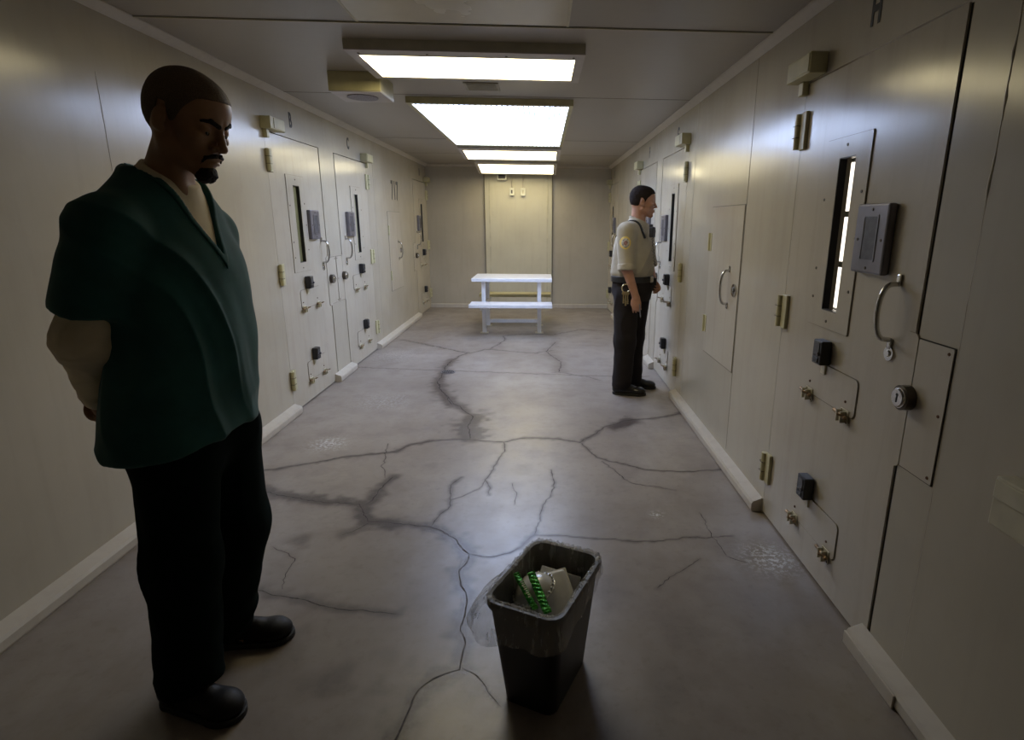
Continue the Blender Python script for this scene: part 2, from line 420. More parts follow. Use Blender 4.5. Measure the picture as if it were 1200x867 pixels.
# floor drain
o = empty('floor_drain', (-.953, 5.555, 0), 'small round metal drain in the floor near door C', 'drain')
mb = MB().cyl((0, 0, .0), (0, 0, .004), .075, n=32); mb.obj('rim', grey_m, o, smooth=True)
mb = MB().cyl((0, 0, .0042), (0, 0, .0052), .060, n=32)
mb.obj('sump', gap_m, o)
mb = MB()
for i in range(-3, 4): mb.box((i * .016 - .003, -.055 + abs(i) * .006, .005), (i * .016 + .003, .055 - abs(i) * .006, .0075))
mb.obj('grate', grey_m, o)

# ------------------------------------------------------------------ doors
class Side:
    """u = distance from the hinge towards the free edge, w = out of the wall, z up"""
    def __init__(s, side, yh, d): s.x = A if side == 'left' else B; s.k = 1 if side == 'left' else -1; s.yh = yh; s.d = d
    def M(s):  # local (u,w,z) -> world offset from the hinge foot
        return Matrix(((0, s.k, 0, 0), (s.d, 0, 0, 0), (0, 0, 1, 0), (0, 0, 0, 1)))
def rrect(u0, u1, z0, z1, r, n=5, corners=(1, 1, 1, 1)):
    out = []
    for (cu, cz, a0), on in zip(((u1 - r, z1 - r, 0), (u0 + r, z1 - r, 90), (u0 + r, z0 + r, 180), (u1 - r, z0 + r, 270)), corners):
        if on: out += [(cu + r * math.cos(math.radians(a0 + 90 * i / n)), cz + r * math.sin(math.radians(a0 + 90 * i / n))) for i in range(n + 1)]
        else:
            q = {0: (u1, z1), 90: (u0, z1), 180: (u0, z0), 270: (u1, z0)}[a0]; out.append(q)
    return out
def ring(mb, out, inn, w0, w1):
    n = len(out)
    f = lambda L, w: [mb.bm.verts.new((a, w, b)) for a, b in L]
    o0, o1, i0, i1 = f(out, w0), f(out, w1), f(inn, w0), f(inn, w1)
    for k in range(n):
        j = (k + 1) % n
        for q in ((o1[k], o1[j], i1[j], i1[k]), (o0[k], o0[j], o1[j], o1[k]), (i0[k], i0[j], i1[j], i1[k])): mb.bm.faces.new(q)
def screws(pts, w, r, m, par, M):
    for u, z in pts: MB().cyl((u, w - .001, z), (u, w + .0025, z), r, r * .8, 10).obj('screw', m, par, M=M)
def arc_handle(mb, u, z0, z1, w, out=.055, r=.0085):
    pts = []; n = 16
    for i in range(n + 1):
        a = PI * i / n; pts.append((u, w + .004 + out * math.sin(a) ** .55, (z0 + z1) / 2 - (z1 - z0) / 2 * math.cos(a)))
    mb.tube(pts, r, 12)
def food_slot(door, M, u0, u1, z0, z1, ul, zl, lit):
    # flap plate, dark outline, lock box, two slide bolts
    zt = z1
    fl = MB(); P = rrect(u0, u1, z0, z1, .022)
    Q = rrect(u0 - .0025, u1 + .0045, z0 - .0045, z1 + .002, .024)
    g = MB(); g.prism([(a, b) for a, b in Q], 'y', -.001, .0012); 
    flap = MB(); flap.prism(P, 'y', 0, .0045)
    fo = flap.obj('slot_flap', door_m, door, M=M)
    g.obj('outline', seam_m, fo, M=M)
    lb = MB().box((ul - .036, .004, zl - .05), (ul + .036, .048, zl + .05), .005, M=None)
    lo = lb.obj('slot_lock', black_m, door, M=M)
    MB().box((ul - .026, .048, zl - .012), (ul + .022, .051, zl + .042), .002).box((ul - .02, .048, zl - .042), (ul + .018, .052, zl - .022), .002).obj('lock_face', simple('lock_face_plastic', (.05, .05, .055), .25, var=.3), lo, M=M)
    MB().cyl((ul + .022, .05, zl - .005), (ul + .022, .058, zl - .005), .008, n=14).obj('key_cylinder', dgrey_m, lo, M=M)
    MB().box((ul - .022, .004, zl - .095), (ul + .014, .012, zl - .045), .003).box((ul - .022, .004, zl - .055), (ul + .014, .03, zl - .049), .001).obj('hasp', cream_m, lo, M=M)
    for k, ub in enumerate((u0 + .035, u1 - .06)):
        zb = z0
        b = MB().box((ub - .028, .0045, zb - .036), (ub + .03, .008, zb + .022), .002)
        for q in (-.018, .012): b.box((ub + q - .004, .008, zb - .03), (ub + q + .004, .03, zb + .016), .002)
        bo = b.obj('bolt_bracket', cream_m, door, M=M)
        MB().cyl((ub - .052, .02, zb + .004), (ub + .034, .02, zb - .004), .0075, n=12).cyl((ub + .022, .018, zb), (ub + .022, .05, zb + .012), .0045, n=8).obj('slide_bolt', brass_m, bo, M=M, smooth=True)
        screws([(ub - .02, zb - .027), (ub + .022, zb - .027), (ub - .02, zb + .015), (ub - .005, zb + .05)], .006, .0055, rust_m, bo, M)
def junction(side, yh, d, lab, grp):
    s = Side(side, yh, d); M = s.M()
    o = empty('junction_box', (s.x, yh, 2.11), lab, 'junction box', group=None)
    MB().box((-.05, .001, 0), (.175, .075, .082), .004).obj('housing', tan_m, o, M=M)
    MB().box((.0, .075, .006), (.168, .079, .076), .002).box((.175, .006, .005), (.178, .07, .077), .001).obj('cover', tan_m, o, M=M)
    MB().box((-.02, .001, -.055), (.022, .03, -.0005), .003).obj('contact', tan_m, o, M=M)
def make_door(idx, side, yh, d, letter):
    s = Side(side, yh, d); M = s.M()
    pl = dict(B='left-hand cream steel cell door marked B with a beige-lit slit window, nearest on the left wall',
              C='cream steel cell door marked C, second on the left wall, with a dark edge gap towards door B',
              D='farthest cream steel cell door on the left wall, against the end wall',
              H='large near cream steel cell door marked H with a bright barred slit window',
              G='cream steel cell door marked G that the officer looks into',
              F='cream steel cell door behind the officer, edge gap beside his face',
              E='farthest cream steel cell door on the right wall, with a yellow tag by its window')[letter]
    # slab with slit opening: four blocks
    u0, u1, z0, z1 = .375, .495, 1.155, 1.755
    T = .045
    door = MB().box((0, -T, ZB), (u0, 0, ZT)).box((u1, -T, ZB), (DW, 0, ZT)).box((u0, -T, ZB), (u1, 0, z0)).box((u0, -T, z1), (u1, 0, ZT)).obj('door_%d' % idx, door_m, None, (s.x, yh, 0), M=M)
    tag(door, pl, 'cell door', kind='structure')
    # folded bulge (strike flap) beyond the free edge
    MB().prism(rrect(.93, DW + .028, .722, 1.172, .022), 'y', .0005, .006).obj('edge_flap', door_m, door, M=M)
    # dark strip in the edge gap, standing in for its shade
    MB().box((DW + .0005, -.013, ZB + .002), (DW + GAPW - .0005, -.007, ZT - .002)).obj('gap_shade_strip', gap_m, door, M=M)
    # window plate
    mb = MB(); ring(mb, rrect(.262, .592, 1.083, 1.83, .004, 1), rrect(u0, u1, z0, z1, .004, 1), .0005, .0055)
    wp = mb.obj('window_plate', door_m, door, M=M)
    mb = MB(); ring(mb, rrect(.2605, .5945, 1.0805, 1.8325, .004, 1), rrect(.27, .58, 1.09, 1.82, .004, 1), .0, .0014); mb.obj('outline', seam_m, wp, M=M)
    screws([(.425, 1.80), (.425, 1.112), (.29, 1.60), (.29, 1.32), (.565, 1.62), (.565, 1.45), (.565, 1.25), (.29, 1.2)], .0055, .0065, screw_m, wp, M)
    mb = MB(); ring(mb, rrect(u0 - .0005, u1 + .0005, z0 - .0005, z1 + .0005, .002, 1), rrect(u0 + .003, u1 - .003, z0 + .003, z1 - .003, .002, 1), -.026, .0035)
    mb.obj('gasket', black_m, wp, M=M)
    gm = glass_m if letter == 'H' else film_m[letter]
    MB().box((u0 + .002, -.026, z0 + .002), (u1 - .002, -.021, z1 - .002)).obj('glass', gm, wp, M=M)
    # grey speaker plate
    mb = MB().box((.600, .0005, 1.333), (.795, .032, 1.573), .008)
    sp = mb.obj('intercom_plate', grey_m, door, M=M)
    mb = MB(); ring(mb, rrect(.655, .745, 1.375, 1.535, .004, 2), rrect(.661, .739, 1.381, 1.529, .004, 2), .03, .0345); mb.obj('bezel', grey_m, sp, M=M)
    MB().box((.659, .0315, 1.379), (.741, .0330, 1.531)).obj('screen', dgrey_m, sp, M=M)
    screws([(.70, 1.553), (.70, 1.352), (.628, 1.45), (.77, 1.45)], .032, .0055, screw_m, sp, M)
    # handle
    mb = MB(); arc_handle(mb, .86, 1.125, 1.312, .004); 
    for z in (1.325, 1.112): mb.box((.848, .0005, z - .02), (.872, .01, z + .02), .006)
    mb.obj('handle', chrome_m, door, M=M, smooth=True)
    MB().cyl((.864, 0, 1.078), (.864, .007, 1.078), .024, n=24).cyl((.864, .007, 1.078), (.864, .012, 1.078), .012, .010, n=18).obj('lock_plate', chrome_m, door, M=M, smooth=True)
    # round key lock at the edge
    kn = MB().cyl((1.0, .005, .965), (1.0, .040, .965), .036, .033, 30).cyl((1.0, .040, .965), (1.0, .046, .965), .030, .027, 30).obj('mogul_lock', chrome_m, door, M=M, smooth=True)
    MB().box((.998, .044, .950), (1.004, .0475, .972), .001).cyl((1.001, .0455, .975), (1.001, .0475, .975), .005, n=10).obj('keyhole', black_m, kn, M=M)
    MB().cyl((1.0, .005, .965), (1.0, .034, .965), .0405, n=30).obj('collar', simple('dark_collar', (.09, .075, .06), .35, metal=.7), kn, M=M, smooth=True)
    food_slot(door, M, .322, .712, .785, .935, .462, .99, 0)
    food_slot(door, M, .322, .712, .178, .335, .462, .385, 0)
    # hinges
    for z in (1.905, 1.09, .268):
        h = MB().cyl((-.008, .016, z - .075), (-.008, .016, z + .075), .0165, n=16).box((.004, .0005, z - .08), (.058, .016, z + .08), .003)
        ho = h.obj('hinge', tan_m, door, M=M)
        MB().box((-.028, .004, z - .027), (.01, .0335, z - .0235)).box((-.028, .004, z + .0235), (.01, .0335, z + .027)).obj('knuckle_gap', seam_m, ho, M=M)
    # panel on the frame beside the lock
    wall = WL if side == 'left' else WR
    if letter != 'F':
        pa = empty('lock_access_panel', (s.x, yh, 0), 'screwed cream access panel on the wall beside the lock of door %s' % letter, 'access panel')
        Q = rrect(DW + .030, 1.158, .735, 1.157, .003, 1)
        MB().prism(rrect(DW + .026, 1.162, .731, 1.161, .003, 1), 'y', .0003, .0014).obj('outline', gap_m if letter == 'H' else seam_m, pa, M=M)
        MB().prism(Q, 'y', .0003, .0045).obj('plate', door_m, pa, M=M)
        screws([(1.14, 1.14), (1.14, .95), (1.14, .752)], .0045, .0055, rust_m, pa, M)
    nm = {'B': 'beige box over the top hinge of door B', 'C': 'grey-beige box over the top hinge of door C', 'D': 'beige box over the last left door by the end wall',
          'H': 'long cream box over the top hinge of door H', 'G': 'beige box above the door the officer looks into', 'F': 'beige box above the officer\'s head', 'E': 'beige box over the last right door by the end wall'}[letter]
    junction(side, yh, d, nm, None)
    # stencilled letter on the wall
    letter_mesh(letter, wall, side, yh + d * {'B': .462, 'C': .545, 'D': .45, 'H': .50, 'G': .39, 'F': .545, 'E': .45}[letter], 2.193, .105)
    if letter == 'E':
        MB().box((.60, .001, 1.33), (.66, .02, 1.57), .004).obj('tag', simple('yellow_tag', (.72, .60, .08), .5), door, M=M)
    return door
def letter_mesh(txt, wall, side, y, z, size, name='letter'):
    cu = bpy.data.curves.new(name, 'FONT'); cu.body = txt; cu.size = size * 1.42; cu.align_x = 'CENTER'; cu.extrude = .0008; cu.offset = .0048 if size < .2 else .0065; cu.space_character = 1.0 if size < .2 else 1.25
    tmp = bpy.data.objects.new('tmp', cu); COL.objects.link(tmp)
    me = bpy.data.meshes.new_from_object(tmp.evaluated_get(bpy.context.evaluated_depsgraph_get())); bpy.data.objects.remove(tmp)
    # text plane: reading direction along the wall as seen from inside the corridor
    if side == 'left': M = Matrix(((0, 0, 1, A + .0012), (.62, 0, 0, y), (0, 1, 0, z), (0, 0, 0, 1)))
    else: M = Matrix(((0, 0, -1, B - .0012), (-.62, 0, 0, y), (0, 1, 0, z), (0, 0, 0, 1)))
    me.transform(M); me.materials.clear(); me.materials.append(simple('black_stencil_paint', (.02, .018, .016), .5))
    o = bpy.data.objects.new(name, me); COL.objects.link(o); o.parent = wall; return o
def glassy():
    m, t, b = nt('cell_glass'); b.inputs['Base Color'].default_value = (.9, .95, .93, 1); b.inputs['Roughness'].default_value = .02
    b.inputs['Transmission Weight'].default_value = 1; b.inputs['IOR'].default_value = 1.03
    return m
glass_m = glassy()
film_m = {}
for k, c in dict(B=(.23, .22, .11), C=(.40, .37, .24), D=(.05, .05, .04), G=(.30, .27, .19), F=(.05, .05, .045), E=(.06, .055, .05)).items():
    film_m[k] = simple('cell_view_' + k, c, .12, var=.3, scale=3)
for i, (side, yh, d, L) in enumerate(DOORS): make_door(i + 1, side, yh, d, L)
letter_mesh('717', WL, 'left', 7.86, 1.765, .235)

# cell behind door H: lit barred window
cw = empty('cell_window', (B + .62, 2.95, 0), 'bright barred window seen through the slit of door H', 'window', kind='structure')
for (z0, z1) in ((.95, 1.17), (1.21, 1.43), (1.47, 1.765), (1.80, 2.0)):
    pass
MB().box((-.01, -.75, .75), (.0, 1.35, 2.15)).obj('pane', cellwin_m, cw)
mb = MB()
for z in (1.0, 1.275, 1.56, 1.86): mb.box((-.06, -.75, z - .016), (-.03, 1.35, z + .016), .003)
mb.obj('bar', simple('green_grey_bar', (.05, .055, .045), .5), cw)
MB().box((-.07, .44, .75), (-.02, .62, 2.15), .003).obj('frame', simple('green_grey_bar', (.05, .055, .045), .5), cw)
MB().box((B + TH, 1.75, 0), (B + .66, 1.77, H)).box((B + TH, 4.5, 0), (B + .66, 4.52, H)).box((B + TH, 1.77, -.02), (B + .66, 4.5, 0)).box((B + TH, 1.77, H), (B + .66, 4.5, H + .02)).box((B + .64, 1.77, 0), (B + .66, 4.5, H)).obj('cell_wall', gap_m, cw, loc=(-(B + .62), -2.95, 0))

# ------------------------------------------------------------------ access hatches
def hatch(side, y0, y1, z0, z1, d, lab):
    s = Side(side, y1 if d < 0 else y0, d); M = s.M(); W = y1 - y0
    o = empty('access_hatch', (s.x, s.yh, z0), lab, 'hatch'); Hh = z1 - z0
    MB().box((0, .0004, 0), (W, .004, Hh), .001).obj('leaf', door_m, o, M=M)
    mb = MB(); arc_handle(mb, W * .72, Hh * .40, Hh * .61, .003, .05)
    for z in (Hh * .39, Hh * .62): mb.box((W * .72 - .012, .0005, z - .02), (W * .72 + .012, .01, z + .02), .005)
    mb.obj('handle', chrome_m, o, M=M, smooth=True)
    MB().cyl((W * .90, 0, Hh * .5), (W * .90, .012, Hh * .5), .038, n=26).cyl((W * .90, .012, Hh * .5), (W * .90, .018, Hh * .5), .018, n=18).obj('lock', chrome_m, o, M=M, smooth=True)
    for z in (Hh * .77, Hh * .20):
        MB().cyl((-.004, .01, z - .06), (-.004, .01, z + .06), .010, n=12).box((.004, 0, z - .06), (.032, .008, z + .06), .002).obj('hinge', tan_m, o, M=M)
hatch('left', 7.42, 8.05, .595, 1.60, 1, 'small cream steel hatch below the number 717 on the left wall')
hatch('right', 3.315, 3.945, .603, 1.605, -1, 'cream steel hatch with a chrome handle between doors H and G')
# outlines of hatches
for side, y0, y1, z0, z1 in HATCH:
    s = Side(side, y0, 1); mb = MB(); W = y1 - y0
    ring(mb, rrect(-.006, W + .006, z0 - .006, z1 + .006, .003, 1), rrect(-.002, W + .002, z0 - .002, z1 + .002, .003, 1), -.002, .0012)
    o = mb.obj('hatch_edge', seam_m, WL if side == 'left' else WR, loc=(s.x, y0, 0), M=s.M())

# small box on the near right wall
o = empty('wall_box', (B, 1.19, .77), 'small cream metal box at the right edge of the near right wall', 'box')
MB().box((-.05, -.10, 0), (-.0005, .045, .13), .004).obj('housing', cream_m, o)
MB().box((-.056, -.095, .075), (-.050, .04, .125), .003).obj('lid', cream_m, o)

# ------------------------------------------------------------------ ceiling fixtures
def light(loc, lab, tilt, tm, L=1.265, Wd=.62, drop=.047):
    o = empty('ceiling_light', loc, lab, 'ceiling light', group=None)
    x = L / 2; z0 = -drop; z1 = -drop - math.tan(tilt) * Wd      # lower edge near / far
    mb = MB(); mb.prism([(0, z0), (Wd, z1), (Wd, 0), (0, 0)], 'x', -x, x); mb.obj('housing', simple('fixture_side_enamel', (.46, .43, .34), .4, var=.08), o)
    def slab(x0, x1, y0, y1, t0, t1, m, nm, par):
        q = MB(); zz = lambda y: z0 + (z1 - z0) * y / Wd
        q.prism([(y0, zz(y0) - t0), (y1, zz(y1) - t0), (y1, zz(y1) - t1), (y0, zz(y0) - t1)], 'x', x0, x1); return q.obj(nm, m, par)
    m_ = .05; q = MB(); zz = lambda y: z0 + (z1 - z0) * y / Wd
    for (a, b, c, d) in ((-x, x, 0, .105), (-x, x, Wd - m_, Wd), (-x, -x + m_, .105, Wd - m_), (x - m_, x, .105, Wd - m_)):
        q.prism([(c, zz(c)), (d, zz(d)), (d, zz(d) - .006), (c, zz(c) - .006)], 'x', a, b)
    fr = q.obj('frame', frame_m, o)
    slab(-x + m_ + .0005, x - m_ - .0005, .1055, Wd - m_ - .0005, .0005, .0035, tm, 'diffuser', o)
    for xx in (-x + .06, -x / 3, x / 3, x - .06): MB().cyl((xx, .06, zz(.06) - .006), (xx, .06, zz(.06) - .0095), .0065, n=10).obj('screw', screw_m, fr)
    return o
light((-.400, 3.262, H), 'white glowing ceiling light nearest the camera, in front of the skylight', 0, tube_m)
light((-.395, 7.33, H), 'glowing ceiling light just beyond the skylight', .10, far_m, Wd=.66)
light((-.395, 9.02, H), 'glowing ceiling light farthest away, by the end wall', .15, far_m, Wd=.72)
# skylight
o = empty('skylight', (-.395, 4.655, H), 'bright bluish skylight panel with fine ribs between the ceiling lights', 'skylight')
x, Wd, dr = .64, 2.46, .045
mb = MB()
for (a, b, c, d) in ((-x, x, 0, .05), (-x, x, Wd - .04, Wd), (-x, -x + .035, .05, Wd - .04), (x - .035, x, .05, Wd - .04)): mb.box((a, c, -dr), (b, d, 0), .002)
mb.obj('frame', tan_m, o)
MB().box((-x + .0355, .0505, -.036), (x - .0355, Wd - .0405, -.030)).obj('ribbed_panel', sky_m, o)
# speaker box on the ceiling
o = empty('ceiling_speaker', (-1.19, 3.93, H), 'square beige speaker box hanging under the ceiling left of the first light', 'speaker')
MB().box((-.165, 0, -.115), (.165, .33, 0), .004).obj('housing', tan_m, o)
MB().box((-.165, 0, -.121), (.165, .33, -.1155), .003).obj('face_plate', frame_m, o)
MB().cyl((0, .165, -.1215), (0, .165, -.126), .10, n=36).obj('grille', simple('speaker_grille', (.27, .25, .27), .6, var=.3, scale=120), o)
# vent
o = empty('ceiling_vent', (-.415, 4.16, H), 'small rectangular vent in the ceiling between the first light and the skylight', 'vent')
MB().box((-.12, 0, -.008), (.12, .22, 0), .002).obj('frame', simple('vent_enamel', (.36, .33, .25), .5), o)
mb = MB()
for i in range(9): mb.box((-.10, .02 + i * .021, -.012), (.10, .03 + i * .021, -.0085))
mb.obj('slat', simple('vent_enamel', (.36, .33, .25), .5), o)
# end-wall camera box and outlets
o = empty('exit_light', (-.665, D - .036, 2.17), 'small white box with a dark face high on the end wall', 'lamp')
MB().box((-.078, -.10, .0), (.078, 0, .12), .006).obj('housing', simple('ivory_plastic', (.75, .74, .62), .4), o)
MB().box((-.058, -.104, .018), (.058, -.1005, .075), .002).obj('dark_face', simple('smoked_plastic', (.05, .04, .035), .3), o)
for x_, lb in ((-.503, 'small ivory outlet box with conduit on the end wall, next to the white box'), (-.315, 'small ivory outlet box with conduit on the end wall, right one of two')):
    o = empty('outlet_box', (x_, D - .036, 1.92), lb, 'outlet')
    MB().box((-.038, -.045, .0), (.038, 0, .125), .005).obj('housing', simple('ivory_plastic', (.75, .74, .62), .4), o)
    MB().cyl((0, -.012, .126), (0, -.012, .42), .009, n=12).obj('conduit', trim_m, o)
    MB().box((-.012, -.049, .035), (.012, -.0455, .09), .002).obj('switch', simple('smoked_plastic', (.05, .04, .035), .3) if x_ < -.4 else cream_m, o)

# ------------------------------------------------------------------ table with benches
t = empty('bench_table', (-.40, 7.93, 0), 'white steel picnic table with bench seats bolted down by the end wall', 'table')
MB().box((-.535, -.40, .71), (.54, .33, .755), .006).obj('tabletop', white_m, t)
MB().box((-.545, -.69, .40), (.54, -.38, .445), .006).obj('seat', white_m, t)
MB().box((-.53, .44, .40), (.54, .72, .445), .006).obj('seat', tan_m, t)
for x_ in (-.385, .368):
    for y_, hh in ((-.29, .71), (.26, .71)):
        l = MB().box((x_ - .027, y_ - .027, .008), (x_ + .027, y_ + .027, hh), .004).obj('leg', white_m, t)
        MB().box((x_ - .055, y_ - .05, 0), (x_ + .055, y_ + .05, .010), .002).obj('foot_plate', cream_m, l)
    MB().box((x_ - .022, -.62, .36), (x_ + .022, .66, .399), .003).obj('arm', white_m, t)
    MB().box((x_ - .02, -.262, .67), (x_ + .02, .232, .709), .003).obj('rail', white_m, t)
MB().box((-.357, .235, .05), (.340, .285, .10), .003).obj('crossbar', white_m, t)

# ------------------------------------------------------------------ implicit-surface modelling for bodies and clothing
def smin(a, b, k):
    h = np.clip(.5 + .5 * (b - a) / k, 0, 1); return b + (a - b) * h - k * h * (1 - h)
def smax(a, b, k): return -smin(-a, -b, k)
def v3(*a): return np.array(a, np.float32)
def caps(P, a, b, ra, rb):
    a = v3(*a); b = v3(*b); ba = b - a; t = np.clip(((P - a) @ ba) / (ba @ ba), 0, 1)
    return np.linalg.norm(P - a - t[:, None] * ba, axis=1) - (ra + (rb - ra) * t)
def ecaps(P, a, b, ra, rb, axis, flat):
    """tapered capsule squashed by `flat` along unit vector axis"""
    a = v3(*a); b = v3(*b); ax = v3(*axis); ax = ax / np.linalg.norm(ax)
    ba = b - a; t = np.clip(((P - a) @ ba) / (ba @ ba), 0, 1); q = P - a - t[:, None] * ba
    c = q @ ax; q = q + np.outer(c * (1 / flat - 1), ax); return (np.linalg.norm(q, axis=1) - (ra + (rb - ra) * t)) * flat
def ell(P, c, r, Rm=None):
    q = P - v3(*c)
    if Rm is not None: q = q @ Rm
    r = v3(*r); k0 = np.linalg.norm(q / r, axis=1); k1 = np.linalg.norm(q / (r * r), axis=1)
    return k0 * (k0 - 1) / np.maximum(k1, 1e-6)
def bxs(P, c, h, r, Rm=None):
    q = P - v3(*c)
    if Rm is not None: q = q @ Rm
    q = np.abs(q) - v3(*h) + r; return np.linalg.norm(np.maximum(q, 0), axis=1) + np.minimum(q.max(1), 0) - r
def loft(P, prof, e=2.0, yaw=0):
    """prof rows: z, cx, cy, rx, ry"""
    pr = np.array(prof, float); z = np.clip(P[:, 2], pr[0, 0], pr[-1, 0])
    zs = np.linspace(pr[0, 0], pr[-1, 0], 200); K = []
    for j in range(1, 5):
        v = np.interp(zs, pr[:, 0], pr[:, j]); v2 = np.convolve(np.pad(v, 9, mode='edge'), np.ones(19) / 19, 'valid'); K.append(np.interp(z, zs, v2))
    dx = P[:, 0] - K[0]; dy = P[:, 1] - K[1]; c, s = math.cos(yaw), math.sin(yaw)
    x = (dx * c + dy * s) / K[2]; y = (-dx * s + dy * c) / K[3]
    rr = (np.abs(x) ** e + np.abs(y) ** e) ** (1 / e)
    d = (rr - 1) * np.minimum(K[2], K[3]); dz = np.maximum(pr[0, 0] - P[:, 2], P[:, 2] - pr[-1, 0])
    return np.where(dz > 0, np.sqrt(np.maximum(d, 0) ** 2 + dz ** 2), np.maximum(d, dz))
def Rzyx(yaw=0, pitch=0, roll=0):
    """local -> parent; pitch > 0 tips +x downwards"""
    cy, sy, cp, sp, cr, sr = math.cos(yaw), math.sin(yaw), math.cos(pitch), math.sin(pitch), math.cos(roll), math.sin(roll)
    Z = np.array([[cy, -sy, 0], [sy, cy, 0], [0, 0, 1]]); Y = np.array([[cp, 0, sp], [0, 1, 0], [-sp, 0, cp]]); X = np.array([[1, 0, 0], [0, cr, -sr], [0, sr, cr]])
    return (Z @ Y @ X).astype(np.float32)
def surfnet(f, lo, hi, h, zs=None, BS=10, iters=3, marg=1.0):
    ax = [np.arange(lo[i], hi[i] + h, h, dtype=np.float32) for i in range(3)]
    if zs is not None: ax[2] = np.array(zs, np.float32)
    n = [int(math.ceil(len(a) / BS) * BS) for a in ax]
    for i in range(3):
        while len(ax[i]) < n[i]: ax[i] = np.append(ax[i], ax[i][-1] + (ax[i][-1] - ax[i][-2]))
    Dg = np.empty(n, np.float32); nb = [k // BS for k in n]
    C = [a.reshape(-1, BS).mean(1) for a in ax]; W = [(a.reshape(-1, BS)[:, -1] - a.reshape(-1, BS)[:, 0]) / 2 + h for a in ax]
    G = np.stack(np.meshgrid(*C, indexing='ij'), -1).reshape(-1, 3).astype(np.float32)
    R = np.linalg.norm(np.stack(np.meshgrid(*W, indexing='ij'), -1).reshape(-1, 3), axis=1)
    d = f(G); act = np.abs(d) < R * 1.5 * marg + .01
    idx = np.stack(np.unravel_index(np.arange(len(G)), nb), 1)
    for i, (b, on, dv) in enumerate(zip(idx, act, d)):
        if not on: Dg[b[0]*BS:(b[0]+1)*BS, b[1]*BS:(b[1]+1)*BS, b[2]*BS:(b[2]+1)*BS] = dv
    A_ = idx[act]
    for s in range(0, len(A_), 250):
        ch = A_[s:s + 250]; pts = []
        for b in ch:
            g = np.meshgrid(*(ax[k][b[k]*BS:(b[k]+1)*BS] for k in range(3)), indexing='ij'); pts.append(np.stack(g, -1).reshape(-1, 3))
        v = f(np.concatenate(pts)).reshape(len(ch), BS, BS, BS)
        for b, q in zip(ch, v): Dg[b[0]*BS:(b[0]+1)*BS, b[1]*BS:(b[1]+1)*BS, b[2]*BS:(b[2]+1)*BS] = q
    S = Dg < 0
    cell = np.zeros([k - 1 for k in n], np.uint8)
    for dx in (0, 1):
        for dy in (0, 1):
            for dz in (0, 1): cell += S[dx:n[0]-1+dx, dy:n[1]-1+dy, dz:n[2]-1+dz]
    mix = (cell > 0) & (cell < 8); ids = -np.ones(cell.shape, np.int64); cc = np.nonzero(mix); ids[cc] = np.arange(len(cc[0]))
    V = np.stack([(ax[k][cc[k]] + ax[k][cc[k] + 1]) / 2 for k in range(3)], 1).astype(np.float32)
    hc = np.stack([ax[k][cc[k] + 1] - ax[k][cc[k]] for k in range(3)], 1)
    Fs = []
    for k in range(3):
        o = [j for j in range(3) if j != k]
        sl0 = [slice(1, n[j] - 1) for j in range(3)]; sl0[k] = slice(0, n[k] - 1); sl1 = list(sl0); sl1[k] = slice(1, n[k])
        a = S[tuple(sl0)]; b = S[tuple(sl1)]; e = np.nonzero(a != b)
        p = [e[j] + (0 if j == k else 1) for j in range(3)]
        def cid(d0, d1):
            q = list(p); q[o[0]] = q[o[0]] - d0; q[o[1]] = q[o[1]] - d1; return ids[tuple(q)]
        q = np.stack([cid(1, 1), cid(0, 1), cid(0, 0), cid(1, 0)], 1)
        fl = a[e] if k != 1 else ~a[e]
        q[~fl] = q[~fl][:, ::-1]; Fs.append(q)
    Fq = np.concatenate(Fs); Fq = Fq[(Fq >= 0).all(1)]
    V0 = V.copy(); eps = h * .5
    for _ in range(iters):
        d0 = f(V); g = np.stack([f(V + v3(eps, 0, 0)) - d0, f(V + v3(0, eps, 0)) - d0, f(V + v3(0, 0, eps)) - d0], 1) / eps
        gg = np.maximum((g * g).sum(1), .15)
        V = V - g * (np.clip(d0, -h, h) / gg)[:, None]
        V = V0 + np.clip(V - V0, -hc * .8, hc * .8)
    return V, Fq
def relax(V, Fq, it=1, lam=.5):
    n = len(V); E_ = np.concatenate([Fq[:, [0, 1]], Fq[:, [1, 2]], Fq[:, [2, 3]], Fq[:, [3, 0]]]); E_ = np.concatenate([E_, E_[:, ::-1]])
    cnt = np.bincount(E_[:, 0], minlength=n).astype(np.float32)[:, None]
    for _ in range(it):
        S = np.stack([np.bincount(E_[:, 0], weights=V[E_[:, 1], k], minlength=n) for k in range(3)], 1)
        V = V + (S / np.maximum(cnt, 1) - V) * lam
    return V.astype(np.float32)
def vnormals(V, Fq):
    a = V[Fq[:, 2]] - V[Fq[:, 0]]; b = V[Fq[:, 3]] - V[Fq[:, 1]]; fn = np.cross(a, b); Nn = np.zeros_like(V)
    for k in range(4):
        for j in range(3): Nn[:, j] += np.bincount(Fq[:, k], weights=fn[:, j], minlength=len(V))
    return Nn / np.maximum(np.linalg.norm(Nn, axis=1), 1e-9)[:, None]
def sdf_obj(name, f, lo, hi, h, mat, parent, zs=None, disp=None, rel=1, marg=1.0, iters=3, M=None):
    V, Fq = surfnet(f, lo, hi, h, zs, marg=marg, iters=iters)
    if rel: V = relax(V, Fq, rel, .5)
    if disp is not None: V = V + vnormals(V, Fq) * disp(V)[:, None]
    me = bpy.data.meshes.new(name); fill(me, V, Fq)
    for m in (mat if isinstance(mat, (list, tuple)) else [mat]): me.materials.append(m)
    o = bpy.data.objects.new(name, me); COL.objects.link(o); o.parent = parent
    if M is not None: o.matrix_local = M
    return o

